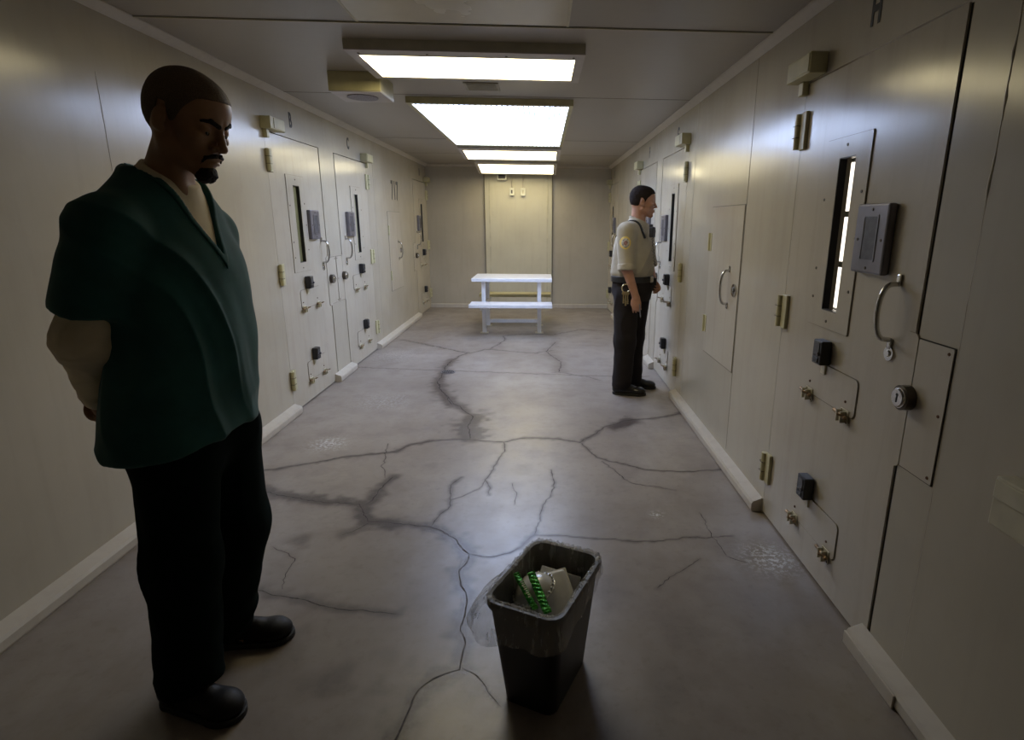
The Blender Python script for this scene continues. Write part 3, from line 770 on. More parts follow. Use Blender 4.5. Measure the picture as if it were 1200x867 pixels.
# ---------------------------------------------------------------- head shared by both people
class Head:
    def __init__(s, c, R, k, fat=1.0, lids=.35, sz=(1, 1, 1)): s.c = v3(*c); s.R = R; s.k = k; s.fat = fat; s.lids = lids; s.sz = v3(*sz)
    def loc(s, P): return ((P - s.c) @ s.R) / s.k / s.sz
    def w(s, q): return s.c + s.R @ (v3(*q) * s.k * s.sz)
    def cranium(s, q):
        d = ell(q, (-.014, 0, .036), (.099, .077, .083)); d = smin(d, ell(q, (.036, 0, .036), (.054, .062, .058)), .03)
        return smin(d, ell(q, (-.045, 0, .0), (.055, .062, .06)), .03)
    def sdf(s, P):
        q = s.loc(P); m = q.copy(); m[:, 1] = np.abs(m[:, 1]); f = s.fat
        d = s.cranium(q)
        d = smin(d, ell(q, (.036, 0, -.03), (.052, .056 * f, .072)), .022)
        d = smin(d, ell(q, (.026, 0, -.075), (.05, .047 * f, .038)), .02)
        d = smin(d, caps(m, (-.004, .052 * f, -.058), (.066, .012, -.108), .016, .013), .022)
        d = smin(d, ell(m, (.074, .0, -.108), (.019, .022, .016)), .016)
        d = smin(d, ell(m, (.056, .044 * f, -.024), (.026, .020, .015)), .018)
        d = smin(d, caps(m, (.086, .010, .019), (.069, .044, .021), .0095, .008), .012)
        d = smax(d, -ell(m, (.101, .031, .000), (.022, .020, .0135)), .012)
        # eyes: lids over the balls
        d = smin(d, ell(m, (.072, .031, -.001), (.0155, .0165, .0140)), .005)
        # nose
        d = smin(d, caps(m, (.088, 0, .008), (.107, 0, -.030), .0085, .0105), .010)
        d = smin(d, ell(m, (.110, 0, -.036), (.0115, .0105, .0095)), .007)
        d = smin(d, ell(m, (.099, .0150, -.040), (.0120, .0088, .0090)), .005)
        d = smax(d, -ell(m, (.105, .0070, -.0475), (.0055, .0035, .005)), .003)
        # muzzle and lips
        d = smin(d, ell(m, (.068, 0, -.068), (.029, .033, .027)), .014)
        d = smin(d, ell(m, (.0935, 0, -.0645), (.0095, .023, .0055)), .005)
        d = smin(d, ell(m, (.0915, 0, -.0765), (.0105, .020, .0065)), .005)
        d = smax(d, -caps(m, (.104, 0, -.0703), (.090, .026, -.0715), .0018, .0015), .003)
        d = smax(d, -ell(m, (.100, 0, -.0545), (.007, .0035, .007)), .004)
        d = smax(d, -caps(m, (.104, .018, -.042), (.086, .034, -.068), .003, .003), .009)
        # ears
        er = Rzyx(0, .18, 0)
        e = ell(m, (-.010, .080, -.007), (.0180, .0085, .0280), er)
        e = smin(e, ell(m, (-.002, .076, -.028), (.010, .006, .011)), .006)
        e = smax(e, -ell(m, (-.004, .0905, -.003), (.0110, .0085, .018), er), .004)
        e = smin(e, ell(m, (.004, .079, -.006), (.0045, .0045, .008)), .004)
        d = smin(d, e, .005)
        return d * s.k * .95
    def hair_zone(s, q, xs, zs_): return np.interp(q[:, 0], xs, zs_) - q[:, 2]

def hand_sdf(P, wrist, palm_dir, nrm, side, k=1.0, curl=(.35, .4, .45, .5), spread=.05, thumb=.6):
    """wrist point, direction along the palm, normal out of the back of the hand; side=+1 thumb lies along cross(dir,nrm)"""
    d = v3(*palm_dir); d = d / np.linalg.norm(d); n = v3(*nrm); n = n - d * (n @ d); n = n / np.linalg.norm(n); t = np.cross(d, n) * side
    Wp = v3(*wrist); Mx = np.stack([d, t, n], 1)
    q = ((P - Wp) @ Mx) / k
    o = ecaps(q, (.0, 0, 0), (.045, .004, 0), .027, .036, (0, 0, 1), .48)
    o = smin(o, ecaps(q, (.045, 0, 0), (.082, 0, 0), .034, .036, (0, 0, 1), .42), .015)
    for i, (yy, L, r) in enumerate(((.029, .072, .0088), (.0095, .080, .0092), (-.010, .074, .0088), (-.0285, .058, .0078))):
        p0 = np.array([.084 - abs(i - 1.2) * .004, yy, .0]); c = curl[i]; ang = 0; segs = (.46, .30, .24); prev = p0
        for j, sg in enumerate(segs):
            ang += c * (1.0 if j == 0 else 1.15)
            nx = prev + L * sg * np.array([math.cos(ang) , (i - 1.5) * -spread, -math.sin(ang)])
            o = smin(o, caps(q, prev, nx, r * (1 - .09 * j), r * (1 - .09 * (j + 1))), .0035 if j else .006); prev = nx
    a = np.array([.022, .028, -.004]); b = np.array([.055, .028 + .030 * thumb, -.018]); c = np.array([.080, .026 + .034 * thumb, -.030]); e = np.array([.101, .020 + .034 * thumb, -.040])
    o = smin(o, caps(q, a, b, .0135, .0115), .010); o = smin(o, caps(q, b, c, .0112, .010), .004); o = smin(o, caps(q, c, e, .0100, .0085), .004)
    return o * k
def skin_mat(name, c, c2, rough=.45):
    m, t, b = nt(name); v = coords(t); n1 = noise(t, v, 14, 4); n2 = noise(t, v, 240, 3)
    t.links.new(ramp(t, n1, [(.35, c), (.7, c2)]), b.inputs['Base Color'])
    b.inputs['Roughness'].default_value = rough; b.inputs['Subsurface Weight'].default_value = .06; b.inputs['Subsurface Radius'].default_value = (.01, .004, .002)
    b.inputs['Subsurface Scale'].default_value = .3; bump(t, b, n2, .25, .001); return m
def cloth_mat(name, c, rough=.85, var=.12, weave=700, wst=.25, sheen=.12, spec=.25):
    m, t, b = nt(name); v = coords(t); n1 = noise(t, v, 9, 5, .6)
    t.links.new(ramp(t, n1, [(.3, tuple(x * (1 - var) for x in c)), (.7, tuple(x * (1 + var) for x in c))]), b.inputs['Base Color'])
    b.inputs['Roughness'].default_value = rough; b.inputs['Specular IOR Level'].default_value = spec
    b.inputs['Sheen Weight'].default_value = sheen; b.inputs['Sheen Roughness'].default_value = .5
    bump(t, b, noise(t, v, weave, 2), wst, .0006); return m
def stubble_mat(name, c, rough=.6, sc=500):
    m, t, b = nt(name); v = coords(t); n = noise(t, v, sc, 3, .7)
    t.links.new(ramp(t, n, [(.35, tuple(x * .55 for x in c)), (.65, tuple(x * 1.5 for x in c))]), b.inputs['Base Color'])
    b.inputs['Roughness'].default_value = rough; b.inputs['Specular IOR Level'].default_value = .25; bump(t, b, n, .8, .002); return m
def folds(P, f1=(9, 9, 3), a1=.006, f2=(22, 22, 9), a2=.002, seed=0):
    w = vnoise(P * v3(4, 4, 3) + 7.1, seed + 5) * .12
    Q = P + w[:, None]
    n = vnoise(Q * v3(*f1), seed); r = (1 - np.abs(n)) ** 2 - .45
    return r * a1 + vnoise(Q * v3(*f2) + 3.3, seed + 1) * a2

def shoe(name, parent, loc, yaw, mat, sole_m, L=.295, lace_m=None):
    def f(P):
        d = ecaps(P, (-.085 * L / .295, 0, .045), (.10 * L / .295, .004, .036), .043, .047, (0, 0, 1), .80)
        d = smin(d, ell(P, (.105 * L / .295, .004, .036), (.062, .050, .034)), .02)
        d = smin(d, caps(P, (-.085, 0, .055), (-.06, 0, .12), .038, .036), .03)
        d = smin(d, caps(P, (-.04, 0, .085), (.045, 0, .062), .034, .026), .025)
        return smax(d, .014 - P[:, 2], .004)
    M = Matrix.Translation(loc) @ Matrix.Rotation(yaw, 4, 'Z')
    o = sdf_obj(name, f, (-.17, -.08, -.01), (.2, .08, .18), .0045, mat, parent, M=M)
    def g(P):
        d2 = ecaps(np.stack([P[:, 0], P[:, 1], P[:, 2] * 0], 1), (-.083, 0, 0), (.098, .003, 0), .0475, .0535, (0, 0, 1), 1)
        d2 = smin(d2, ell(np.stack([P[:, 0], P[:, 1], P[:, 2] * 0], 1), (.11, .004, 0), (.062, .052, 1)), .02)
        return np.maximum(d2, np.abs(P[:, 2] - .0105) - .0100)
    sdf_obj('sole', g, (-.17, -.08, -.02), (.2, .08, .04), .004, sole_m, o)
    mb = MB()
    for i in range(4):
        x = -.012 + i * .021; z = .104 - i * .0115
        mb.tube([(x, -.026, z - .008), (x + .004, -.012, z + .0035), (x + .004, .012, z + .0035), (x, .026, z - .008)], .0026, 6)
    mb.tube([(-.015, 0, .108), (-.022, .02, .122), (-.01, .035, .112), (0, .03, .098)], .0024, 6)
    mb.tube([(-.015, 0, .108), (-.020, -.02, .120), (-.006, -.033, .108), (.006, -.03, .094)], .0024, 6)
    mb.obj('laces', lace_m or mat, o, smooth=True)
    return o

# ================================================================ man in green
def build_man():
    root = empty('person', (-1.09, 1.64, 0), 'standing man in dark green short-sleeved scrubs, head bowed, hands clasped behind his back', 'person')
    O = v3(-1.09, 1.64, 0)
    def L(*p): return v3(*p) - O
    HR = Rzyx(-.17, .36, .0); hd = Head(L(-.925, 1.618, 1.747), HR, 1.06, sz=(.925, 1, .99))
    sh = {-1: L(-1.055, 1.440, 1.476), 1: L(-1.040, 1.835, 1.455)}
    el = {-1: L(-1.145, 1.425, 1.200), 1: L(-1.19, 1.865, 1.195)}
    wr = {-1: L(-1.255, 1.565, 1.000), 1: L(-1.265, 1.695, .990)}
    hip = {-1: L(-1.055, 1.555, .86), 1: L(-1.035, 1.745, .86)}
    kn = {-1: L(-1.080, 1.545, .49), 1: L(-1.045, 1.765, .49)}
    an = {-1: L(-1.110, 1.530, .09), 1: L(-1.120, 1.770, .09)}
    torso = [(.80, .01, 0, .115, .165), (.95, .015, .0, .125, .17), (1.10, .035, 0, .115, .16), (1.25, .045, .005, .12, .18), (1.38, .045, .008, .125, .195), (1.50, .045, .008, .095, .155), (1.57, .05, .008, .07, .09), (1.62, .06, .005, .05, .06)]
    def armbody(P, s, extra=0):
        d = caps(P, sh[s], el[s], .058 + extra, .045 + extra); return smin(d, caps(P, el[s], wr[s], .046 + extra, .027 + extra), .02)
    nb = hd.w((-.022, 0, -.05)); nl = L(-1.032, 1.645, 1.570)
    def neck(P): return ecaps(P, nb, nl, .052, .060, (0, 1, 0), 1.0)
    hb = {}
    def hands(P):
        a = hand_sdf(P, wr[-1], (-.25, .66, -.42), (-.92, -.25, .12), -1, 1.0, curl=(.55, .6, .65, .7), thumb=.5)
        b = hand_sdf(P, wr[1] + v3(-.03, 0, -.02), (-.10, -.72, -.16), (-1, .10, -.1), 1, 1.0, curl=(.7, .75, .8, .85), thumb=.5)
        return np.minimum(a, b)
    def body(P):
        d = loft(P, torso)
        for s in (-1, 1):
            d = smin(d, armbody(P, s), .04); d = smin(d, caps(P, nl, sh[s] + v3(0, 0, .01), .048, .050), .04)
            d = smin(d, caps(P, hip[s], kn[s], .085, .055), .05); d = smin(d, caps(P, kn[s], an[s], .055, .036), .03)
            d = smin(d, ecaps(P, an[s] + v3(-.02, 0, -.04), an[s] + v3(.05, .0, -.055), .028, .025, (0, 0, 1), .8), .03)
        d = smin(d, hands(P), .01)
        d = smin(d, neck(P), .025)
        # throat muscle
        d = smin(d, caps(P, hd.w((-.02, -.055, -.03)), nl + v3(.06, -.03, -.01), .018, .016), .03)
        near = P[:, 2] > 1.45
        out = d.copy()
        if near.any(): out[near] = smin(d[near], hd.sdf(P[near]), .018)
        return out
    zs = np.concatenate([np.arange(0, .88, .022), np.arange(.88, 1.08, .0035), np.arange(1.08, 1.54, .010), np.arange(1.54, 1.93, .0024)])
    skin = skin_mat('deep_brown_skin', (.29, .15, .075), (.37, .20, .105), .46)
    bo = sdf_obj('body', body, (-.40, -.36, 0), (.36, .36, 1.9), .003, skin, root, zs=zs, rel=1, iters=3)
    # hair, beard, brows, eyes
    hairm = stubble_mat('cropped_black_hair', (.12, .080, .050)); hlo, hhi = hd.c - .17, hd.c + .17
    HX = [-.12, -.06, -.035, -.022, -.002, .006, .020, .040, .050, .062, .085, .11]; HZ = [-.048, -.052, -.050, .030, .030, -.010, -.004, .028, .045, .062, .070, .072]
    def hair(P):
        q = hd.loc(P); n = vnoise(P * 260, 4) * .0006; d = (hd.cranium(q)) * hd.k - .0018 - n
        return smax(d, hd.hair_zone(q, HX, HZ) * hd.k + vnoise(P * 120, 9) * .0012, .004)
    sdf_obj('hair', hair, hlo, hhi, .0032, hairm, root, rel=1)
    beardm = stubble_mat('black_beard', (.012, .008, .006), .7)
    def beard(P):
        q = hd.loc(P); m = q.copy(); m[:, 1] = np.abs(m[:, 1]); n = vnoise(P * 200, 2) * .0014
        z = ell(m, (.078, 0, -.113), (.025, .029, .023)); z = smin(z, caps(m, (.086, .0, -.094), (.078, .017, -.100), .007, .007), .01)
        return smax(z * hd.k - n, (hd.sdf(P) - .0075 - n * 2.5), .006)
    sdf_obj('goatee', beard, hlo, hhi, .0025, beardm, root)
    def tache(P):
        q = hd.loc(P); m = q.copy(); m[:, 1] = np.abs(m[:, 1]); n = vnoise(P * 220, 6) * .0009
        z = caps(m, (.104, .002, -.0545), (.090, .029, -.064), .0058, .0050); z = smin(z, caps(m, (.090, .029, -.064), (.083, .033, -.084), .0042, .0035), .003)
        return smax(z * hd.k - n, hd.sdf(P) - .0042 - n, .003)
    sdf_obj('moustache', tache, hlo, hhi, .0022, beardm, root)
    def onface(y, z):
        xs_ = np.linspace(.13, .02, 120); pp = np.stack([hd.w((x, y, z)) for x in xs_]); dd = hd.sdf(pp); i = int(np.argmax(dd < 0)); return (float(xs_[i]), y, z)
    for s in (-1, 1):
        b0, b1, b2 = onface(s * .011, .014), onface(s * .032, .0225), onface(s * .050, .018)
        def brow(P):
            q = hd.loc(P); n = vnoise(P * 260, 6) * .0007
            z = smin(caps(q, b0, b1, .0058, .0058), caps(q, b1, b2, .0058, .0035), .003)
            return smax(z * hd.k - n, hd.sdf(P) - .0024 - n, .002)
        sdf_obj('eyebrow', brow, hlo, hhi, .0022, beardm, root)
        e = MB().sph((0, 0, 0), .0150, 12).obj('eye', simple('shaded_eye', (.20, .15, .11), .3), root, loc=Vector(hd.w((.0712, s * .031, -.0025)).tolist()), smooth=True)
        MB().sph((0, 0, 0), .0078, 10, (.45, 1, 1)).obj('iris', simple('dark_iris', (.02, .012, .008), .15), e, loc=Vector((HR @ v3(.0120, 0, -.0035)).tolist()), smooth=True)
    # undershirt: collar and long sleeves
    under = cloth_mat('cream_undershirt', (.80, .70, .50), .9); 
    cz = lambda P: P[:, 2] - (1.652 - (P[:, 0] - .03) * .62)          # collar plane, higher at the nape
    tor2 = [(z, cx, cy, rx + .012, ry + .012) for z, cx, cy, rx, ry in torso]
    def undershirt(P):
        d = loft(P, tor2)
        for s in (-1, 1): d = smin(d, caps(P, nl + v3(0, 0, -.005), sh[s] + v3(0, 0, .01), .058, .056), .04)
        d = smin(d, ecaps(P, nb, nl, .0595, .069, (0, 1, 0), 1.0), .03)
        d = smax(d, cz(P), .006)
        for s in (-1, 1):
            a = caps(P, sh[s], el[s], .056, .064); fo = caps(P, el[s], wr[s] * .96 + el[s] * .04, .062, .036); a = smin(a, fo, .03)
            d = smin(d, a, .03)
        # opening round the neck
        d = smax(d, -smax(ecaps(P, nb, nl, .0535, .0610, (0, 1, 0), 1.0), -(cz(P) + .02), .002), .002)
        return d
    def udisp(P):
        k = np.clip((1.25 - P[:, 2]) / .1, 0, 1)
        return folds(P, (14, 14, 30), .005, (40, 40, 60), .0015, 3) * k
    sdf_obj('undershirt', undershirt, (-.33, -.36, .9), (.25, .36, 1.72), .0048, under, root, disp=udisp)
    # V-neck scrub shirt
    green = cloth_mat('dark_green_scrub_cotton', (.020, .092, .088), .85, .2)
    sprof = [(.865, .012, .01, .170, .250), (.95, .018, .01, .166, .245), (1.05, .035, .01, .160, .238), (1.15, .052, .01, .158, .232), (1.28, .055, .012, .154, .232), (1.38, .052, .015, .148, .232), (1.47, .045, .012, .120, .205), (1.54, .045, .008, .095, .15), (1.62, .05, .005, .07, .09)]
    vt = L(-.915, 1.655, 1.400)
    def shirt(P):
        d = loft(P, sprof, 2.25)
        for s in (-1, 1):
            d = smin(d, caps(P, nl + v3(-.010, s * -.0, -.012), sh[s] + v3(0, -s * .03, .020), .082, .066), .05)
            ax = el[s] - sh[s]; sl = caps(P, sh[s] + v3(0, 0, .0), sh[s] + ax * .70, .078, .088)
            ax = ax / np.linalg.norm(ax); cut = .6 * ((P - sh[s]) @ ax - .215) + .4 * (sh[s][2] - P[:, 2] - .205)
            sl = smax(sl, cut, .004)
            inner = smax(caps(P, sh[s], sh[s] + ax * .3, .076, .084), -(cut + .035), .002)
            d = smin(d, sl, .03); d = smax(d, -inner * 1.0, .003) if False else d
        d = smax(d, -(P[:, 2] - .872 - .020 * np.cos((P[:, 1]) * 9)), .006)
        # V opening: wedge widening upwards on the front, and round hole at the neck
        y = np.abs(P[:, 1] - vt[1] + .01); wdg = y - (P[:, 2] - vt[2]) * .46
        wdg = smax(wdg, -(P[:, 0] - .06), .01)
        d = smax(d, -wdg * .9, .004)
        hole = ecaps(P, nb, nl, .084, .096, (0, 1, 0), 1.0); hole = smax(hole, -(cz(P) + .055), .004)
        return smax(d, -hole, .004)
    def sdisp(P):
        k = .45 + .55 * np.clip((1.42 - P[:, 2]) / .25, 0, 1)
        diag = P + np.stack([P[:, 2] * .25, P[:, 2] * .35, 0 * P[:, 2]], 1)
        d = folds(diag, (7, 8, 2.6), .018, (17, 17, 6), .005, 11) * k
        # creases between arm and chest
        e = np.abs((P[:, 2] - 1.30) - (P[:, 0] + .02) * 1.2); return d
    so = sdf_obj('scrub_shirt', shirt, (-.33, -.38, .82), (.28, .38, 1.72), .005, green, root, disp=sdisp, rel=2)
    # V trim band
    def band(P):
        y = np.abs(P[:, 1] - vt[1] + .01); w_ = np.abs(y - (P[:, 2] - vt[2] + .022) * .46 ) - .010
        w_ = np.maximum(w_, -(P[:, 0] - .055)); w_ = np.maximum(w_, vt[2] - .075 - P[:, 2]); w_ = np.maximum(w_, P[:, 2] - 1.60)
        return smax(shirt(P) - .0035, w_ * .9, .003)
    sdf_obj('neck_band', band, (0, -.2, 1.24), (.26, .2, 1.66), .004, green, so, rel=1, disp=lambda P: sdisp(P) + .0008)
    # trousers
    pant = cloth_mat('near_black_green_trousers', (.004, .009, .008), .95, .2, sheen=0, spec=.06)
    def trousers(P):
        d = ecaps(P, (.0, .0, .95), (.045, .012, .84), .15, .155, (1, 0, 0), .86)
        d = ecaps(P, (.012, -.06, .93), (.012, .08, .93), .14, .14, (1, 0, 0), .98)
        for s in (-1, 1):
            lg = caps(P, hip[s], kn[s], .112, .096); lg = smin(lg, caps(P, kn[s], an[s] + v3(0, 0, .0), .096, .086), .05)
            d = smin(d, lg, .03)
        d = smin(d, caps(P, hip[-1] + v3(0, 0, -.02), hip[1] + v3(0, 0, -.02), .105, .105), .04)
        d = smax(d, P[:, 2] - .96, .01)
        return smax(d, .062 - P[:, 2] + .012 * np.sin(P[:, 0] * 30), .008)
    def pdisp(P):
        k = .4 + .6 * np.clip((.9 - P[:, 2]) / .3, 0, 1); lo = np.clip((.38 - P[:, 2]) / .25, 0, 1)
        return folds(P, (8, 8, 1.6), .013, (14, 14, 5), .003, 21) * k + folds(P, (6, 6, 13), .011, (15, 15, 25), .003, 23) * lo
    sdf_obj('trousers', trousers, (-.28, -.33, 0), (.32, .33, 1.0), .006, pant, root, disp=pdisp, rel=2)
    bl = simple('worn_black_leather', (.007, .0065, .0065), .55, spec=.25, var=.4, scale=30, bstr=.3, bscale=90); so_ = simple('black_rubber_sole', (.012, .011, .010), .7)
    shoe('shoe', root, Vector(L(-1.085, 1.500, 0).tolist()), -.32, bl, so_, lace_m=simple('black_lace', (.02, .02, .02), .7))
    shoe('shoe', root, Vector(L(-1.085, 1.788, 0).tolist()), .10, bl, so_, lace_m=simple('black_lace', (.02, .02, .02), .7))
    return root
build_man()

# ================================================================ officer
def build_officer():
    root = empty('person', (.80, 4.90, 0), 'uniformed officer in khaki shirt and dark trousers looking into a cell door', 'person')
    HR = Rzyx(-.12, .06, 0); hd = Head((.060, .0, 1.672), HR, 1.03, fat=1.06)
    ty = -.62
    def T(x, y, z=0): c, s = math.cos(ty), math.sin(ty); return v3(c * x - s * y, s * x + c * y, z)
    sh = {-1: T(.015, -.185, 1.425) , 1: T(.015, .185, 1.425)}
    el = {-1: v3(-.090, -.205, 1.125), 1: v3(.165, .17, 1.13)}
    wr = {-1: v3(-.005, -.225, .885), 1: v3(.195, .045, .985)}
    hip = {-1: v3(-.065, -.085, .88), 1: v3(.065, .085, .88)}
    kn = {-1: v3(-.065, -.095, .49), 1: v3(.045, .09, .49)}
    an = {-1: v3(-.085, -.10, .09), 1: v3(.045, .10, .09)}
    nb = hd.w((-.03, 0, -.05)); nl = v3(.025, .0, 1.47)
    torso = [(.88, 0, 0, .125, .165), (1.0, .0, 0, .125, .165), (1.12, .01, 0, .13, .165), (1.28, .005, 0, .125, .185), (1.40, .0, 0, .11, .18), (1.46, .01, 0, .08, .12)]
    def body(P):
        d = loft(P, torso, yaw=ty)
        for s in (-1, 1):
            d = smin(d, caps(P, nl, sh[s], .055, .06), .04); a = caps(P, sh[s], el[s], .058, .046); a = smin(a, caps(P, el[s], wr[s], .045, .029), .02); d = smin(d, a, .03)
            d = smin(d, caps(P, hip[s], kn[s], .085, .055), .04); d = smin(d, caps(P, kn[s], an[s], .055, .038), .03)
            d = smin(d, ecaps(P, an[s] + v3(-.02, 0, -.04), an[s] + v3(.06, -.0, -.055), .028, .026, (0, 0, 1), .8), .03)
        d = smin(d, hand_sdf(P, wr[-1], (.10, .03, -1), (-.25, -1, 0), 1, 1.0, curl=(.35, .45, .5, .55), thumb=.4), .012)
        d = smin(d, hand_sdf(P, wr[1], (.35, -.75, -.45), (.9, .35, .2), -1, .95, curl=(.7, .75, .8, .8), thumb=.4), .012)
        d = smin(d, caps(P, nb, nl, .058, .064), .02)
        near = P[:, 2] > 1.4; out = d.copy()
        if near.any(): out[near] = smin(d[near], hd.sdf(P[near]), .015)
        return out
    zs = np.concatenate([np.arange(0, .70, .022), np.arange(.70, 1.10, .005), np.arange(1.10, 1.46, .012), np.arange(1.46, 1.84, .0036)])
    skin = skin_mat('tanned_skin', (.40, .20, .13), (.50, .27, .18), .5)
    sdf_obj('body', body, (-.26, -.36, 0), (.36, .30, 1.84), .0045, skin, root, zs=zs)
    hm = stubble_mat('dark_brown_hair', (.018, .011, .008), .85, 160); hlo, hhi = hd.c - .16, hd.c + .17
    HX = [-.12, -.06, -.035, -.024, -.006, .0, .012, .030, .050, .062, .085, .11]; HZ = [-.026, -.040, -.040, .026, .026, -.010, -.008, .026, .045, .058, .066, .068]
    def hair(P):
        q = hd.loc(P); n = vnoise(P * 130, 4) * .0015; top = np.clip((q[:, 2] - .03) / .08, 0, 1) * .008
        d = hd.cranium(q) * hd.k - .0022 - top - n
        return smax(d, hd.hair_zone(q, HX, HZ), .006)
    sdf_obj('hair', hair, hlo, hhi, .004, hm, root)
    for s in (-1, 1):
        def brow(P):
            q = hd.loc(P); z = caps(q, (.092, s * .012, .019), (.072, s * .044, .024), .0046, .0035); return smax(z, hd.sdf(P) - .0024, .002)
        sdf_obj('eyebrow', brow, hlo, hhi, .003, hm, root)
        MB().sph((0, 0, 0), .0142, 10).obj('eye', simple('eye_white', (.45, .40, .36), .2), root, loc=Vector(hd.w((.0722, s * .031, -.001)).tolist()), smooth=True)
    khaki = cloth_mat('khaki_uniform_cloth', (.40, .355, .27), .8, .08)
    sprof = [(1.02, -.01, 0, .150, .178), (1.07, -.01, 0, .178, .205), (1.16, .0, 0, .176, .205), (1.28, .0, 0, .160, .210), (1.38, -.002, 0, .138, .205), (1.45, .0, 0, .105, .155), (1.50, .015, 0, .075, .09), (1.53, .02, 0, .068, .07)]
    def shirt(P):
        d = loft(P, sprof, 2.2, yaw=ty)
        for s in (-1, 1):
            d = smin(d, caps(P, nl + v3(-.01, 0, -.02), sh[s] + v3(0, 0, .0), .078, .074), .035)
            ax = el[s] - sh[s]; Ln = np.linalg.norm(ax); ax = ax / Ln
            sl = caps(P, sh[s], el[s] + ax * .02, .078, .070); sl = smax(sl, (P - sh[s]) @ ax - (Ln + .012), .004)
            d = smin(d, sl, .025)
        d = smax(d, P[:, 2] - 1.525 + (P[:, 0] - .02) * .35, .004)
        return smax(d, -smax(caps(P, nb, nl, .062, .068), -(P[:, 2] - 1.47), .004), .003)
    def sd(P): return folds(P, (9, 9, 4), .008, (20, 20, 9), .002, 31) * np.clip((1.5 - P[:, 2]) / .2, .2, 1)
    so = sdf_obj('uniform_shirt', shirt, (-.28, -.34, .98), (.30, .30, 1.6), .006, khaki, root, disp=sd, rel=2)
    for s in (-1, 1):
        ax = el[s] - sh[s]; Ln = float(np.linalg.norm(ax)); ax = ax / Ln
        def cuff(P):
            return smax(caps(P, sh[s], el[s] + ax * .03, .080, .076), np.abs((P - sh[s]) @ ax - Ln + .012) - .026, .006)
        sdf_obj('rolled_cuff', cuff, (-.28, -.34, .98), (.30, .30, 1.3), .006, khaki, so, disp=lambda P: folds(P, (20, 20, 20), .003, (40, 40, 40), .001, 5))
    def collar(P):
        c = caps(P, nb, nl, .068, .078); c = np.abs(c) - .004
        return smax(c, np.abs(P[:, 2] - 1.505 + (P[:, 0] - .02) * .4) - .024, .004)
    sdf_obj('collar', collar, (-.14, -.16, 1.4), (.20, .16, 1.62), .004, khaki, so)
    # shoulder patch
    pc = sh[-1] * .70 + el[-1] * .30 + v3(-.02, -.076, 0)
    def ptch(r, off):
        def f(P):
            d = shirt(P) - off; q = P - pc; rr = np.sqrt((q[:, 0]) ** 2 + (q[:, 2] * .82) ** 2) - r; rr = np.maximum(rr, q[:, 1] - .05); return smax(d, rr, .002)
        return f
    p1 = sdf_obj('shoulder_patch', ptch(.043, .0045), pc - .08, pc + .08, .004, simple('gold_embroidery', (.70, .52, .14), .6), so, disp=sd)
    sdf_obj('patch_field', ptch(.032, .0065), pc - .08, pc + .08, .004, simple('patch_blue_red', (.42, .40, .38), .6, var=.6, scale=60), p1, disp=sd)
    sdf_obj('patch_emblem', ptch(.016, .0085), pc - .08, pc + .08, .0035, simple('patch_red', (.30, .16, .15), .6, var=.5, scale=80), p1, disp=sd)
    # chest pocket flap line, placket
    for i in range(5):
        p = T(.170 - abs(i - 2) * .004, 0.0, 1.12 + i * .075); MB().sph(p.tolist(), .006, 6).obj('button', simple('shirt_button', (.30, .25, .18), .4), so, smooth=True)
    # trousers, belt
    pant = cloth_mat('dark_brown_grey_trousers', (.022, .018, .018), .85, .15, sheen=.03, spec=.15)
    def trousers(P):
        d = loft(P, [(.84, .0, 0, .150, .175), (.92, -.005, 0, .168, .190), (1.02, -.008, 0, .158, .186), (1.06, -.008, 0, .158, .186)], 2.2, yaw=ty)
        for s in (-1, 1):
            lg = caps(P, hip[s], kn[s], .112, .092); lg = smin(lg, caps(P, kn[s], an[s], .092, .086), .04); d = smin(d, lg, .02)
        d = smax(d, P[:, 2] - 1.045, .006); return smax(d, .05 - P[:, 2], .006)
    def pd(P):
        lo = np.clip((.4 - P[:, 2]) / .3, 0, 1)
        return folds(P, (8, 8, 1.8), .010, (16, 16, 6), .002, 41) + folds(P, (7, 7, 12), .008, (18, 18, 20), .002, 43) * lo
    tr = sdf_obj('trousers', trousers, (-.28, -.32, 0), (.28, .32, 1.08), .0065, pant, root, disp=pd, rel=2)
    blk = simple('black_belt_leather', (.012, .011, .011), .4, var=.3)
    def belt(P):
        d = loft(P, [(.98, -.008, 0, .176, .203), (1.08, -.008, 0, .176, .203)], 2.2, yaw=ty); return smax(d, np.abs(P[:, 2] - 1.028) - .026, .003)
    be = sdf_obj('belt', belt, (-.3, -.3, .95), (.3, .3, 1.1), .005, blk, root)
    q = T(.170, .0, 1.028); MB().box((-.006, -.03, -.026), (.012, .03, .026), .003).obj('buckle', chrome_m, be, loc=Vector(q.tolist())).rotation_euler = (0, 0, ty)
    # pouches on the belt
    for nm, x, y, hx in (('pouch', .08, .19, .03), ('pouch', .15, .09, .028)):
        q = T(x, y, .985); o = MB().box((-.028, -.034, -.06), (.028, .034, .05), .008).obj(nm, blk, be, loc=Vector(q.tolist())); o.rotation_euler = (0, 0, ty + .5)
    bl = simple('polished_black_shoe', (.013, .012, .012), .28, var=.3, scale=30); so_ = simple('black_rubber_sole', (.012, .011, .010), .7)
    shoe('shoe', root, Vector((-.035, -.115, 0)), -.24, bl, so_); shoe('shoe', root, Vector((.095, .088, 0)), -.16, bl, so_)
    # things he wears or holds: separate
    ox, oy = .80, .0
    rc = empty('radio_microphone', (.80 + .118, 4.90 - .135, 1.425), 'black radio microphone with coiled cord clipped to the officer\'s chest', 'radio', rz=ty)
    MB().box((-.012, -.028, -.045), (.026, .028, .04), .008).obj('housing', black_m, rc)
    MB().cyl((.026, 0, .004), (.029, 0, .004), .02, n=20).obj('speaker_grille', dgrey_m, rc)
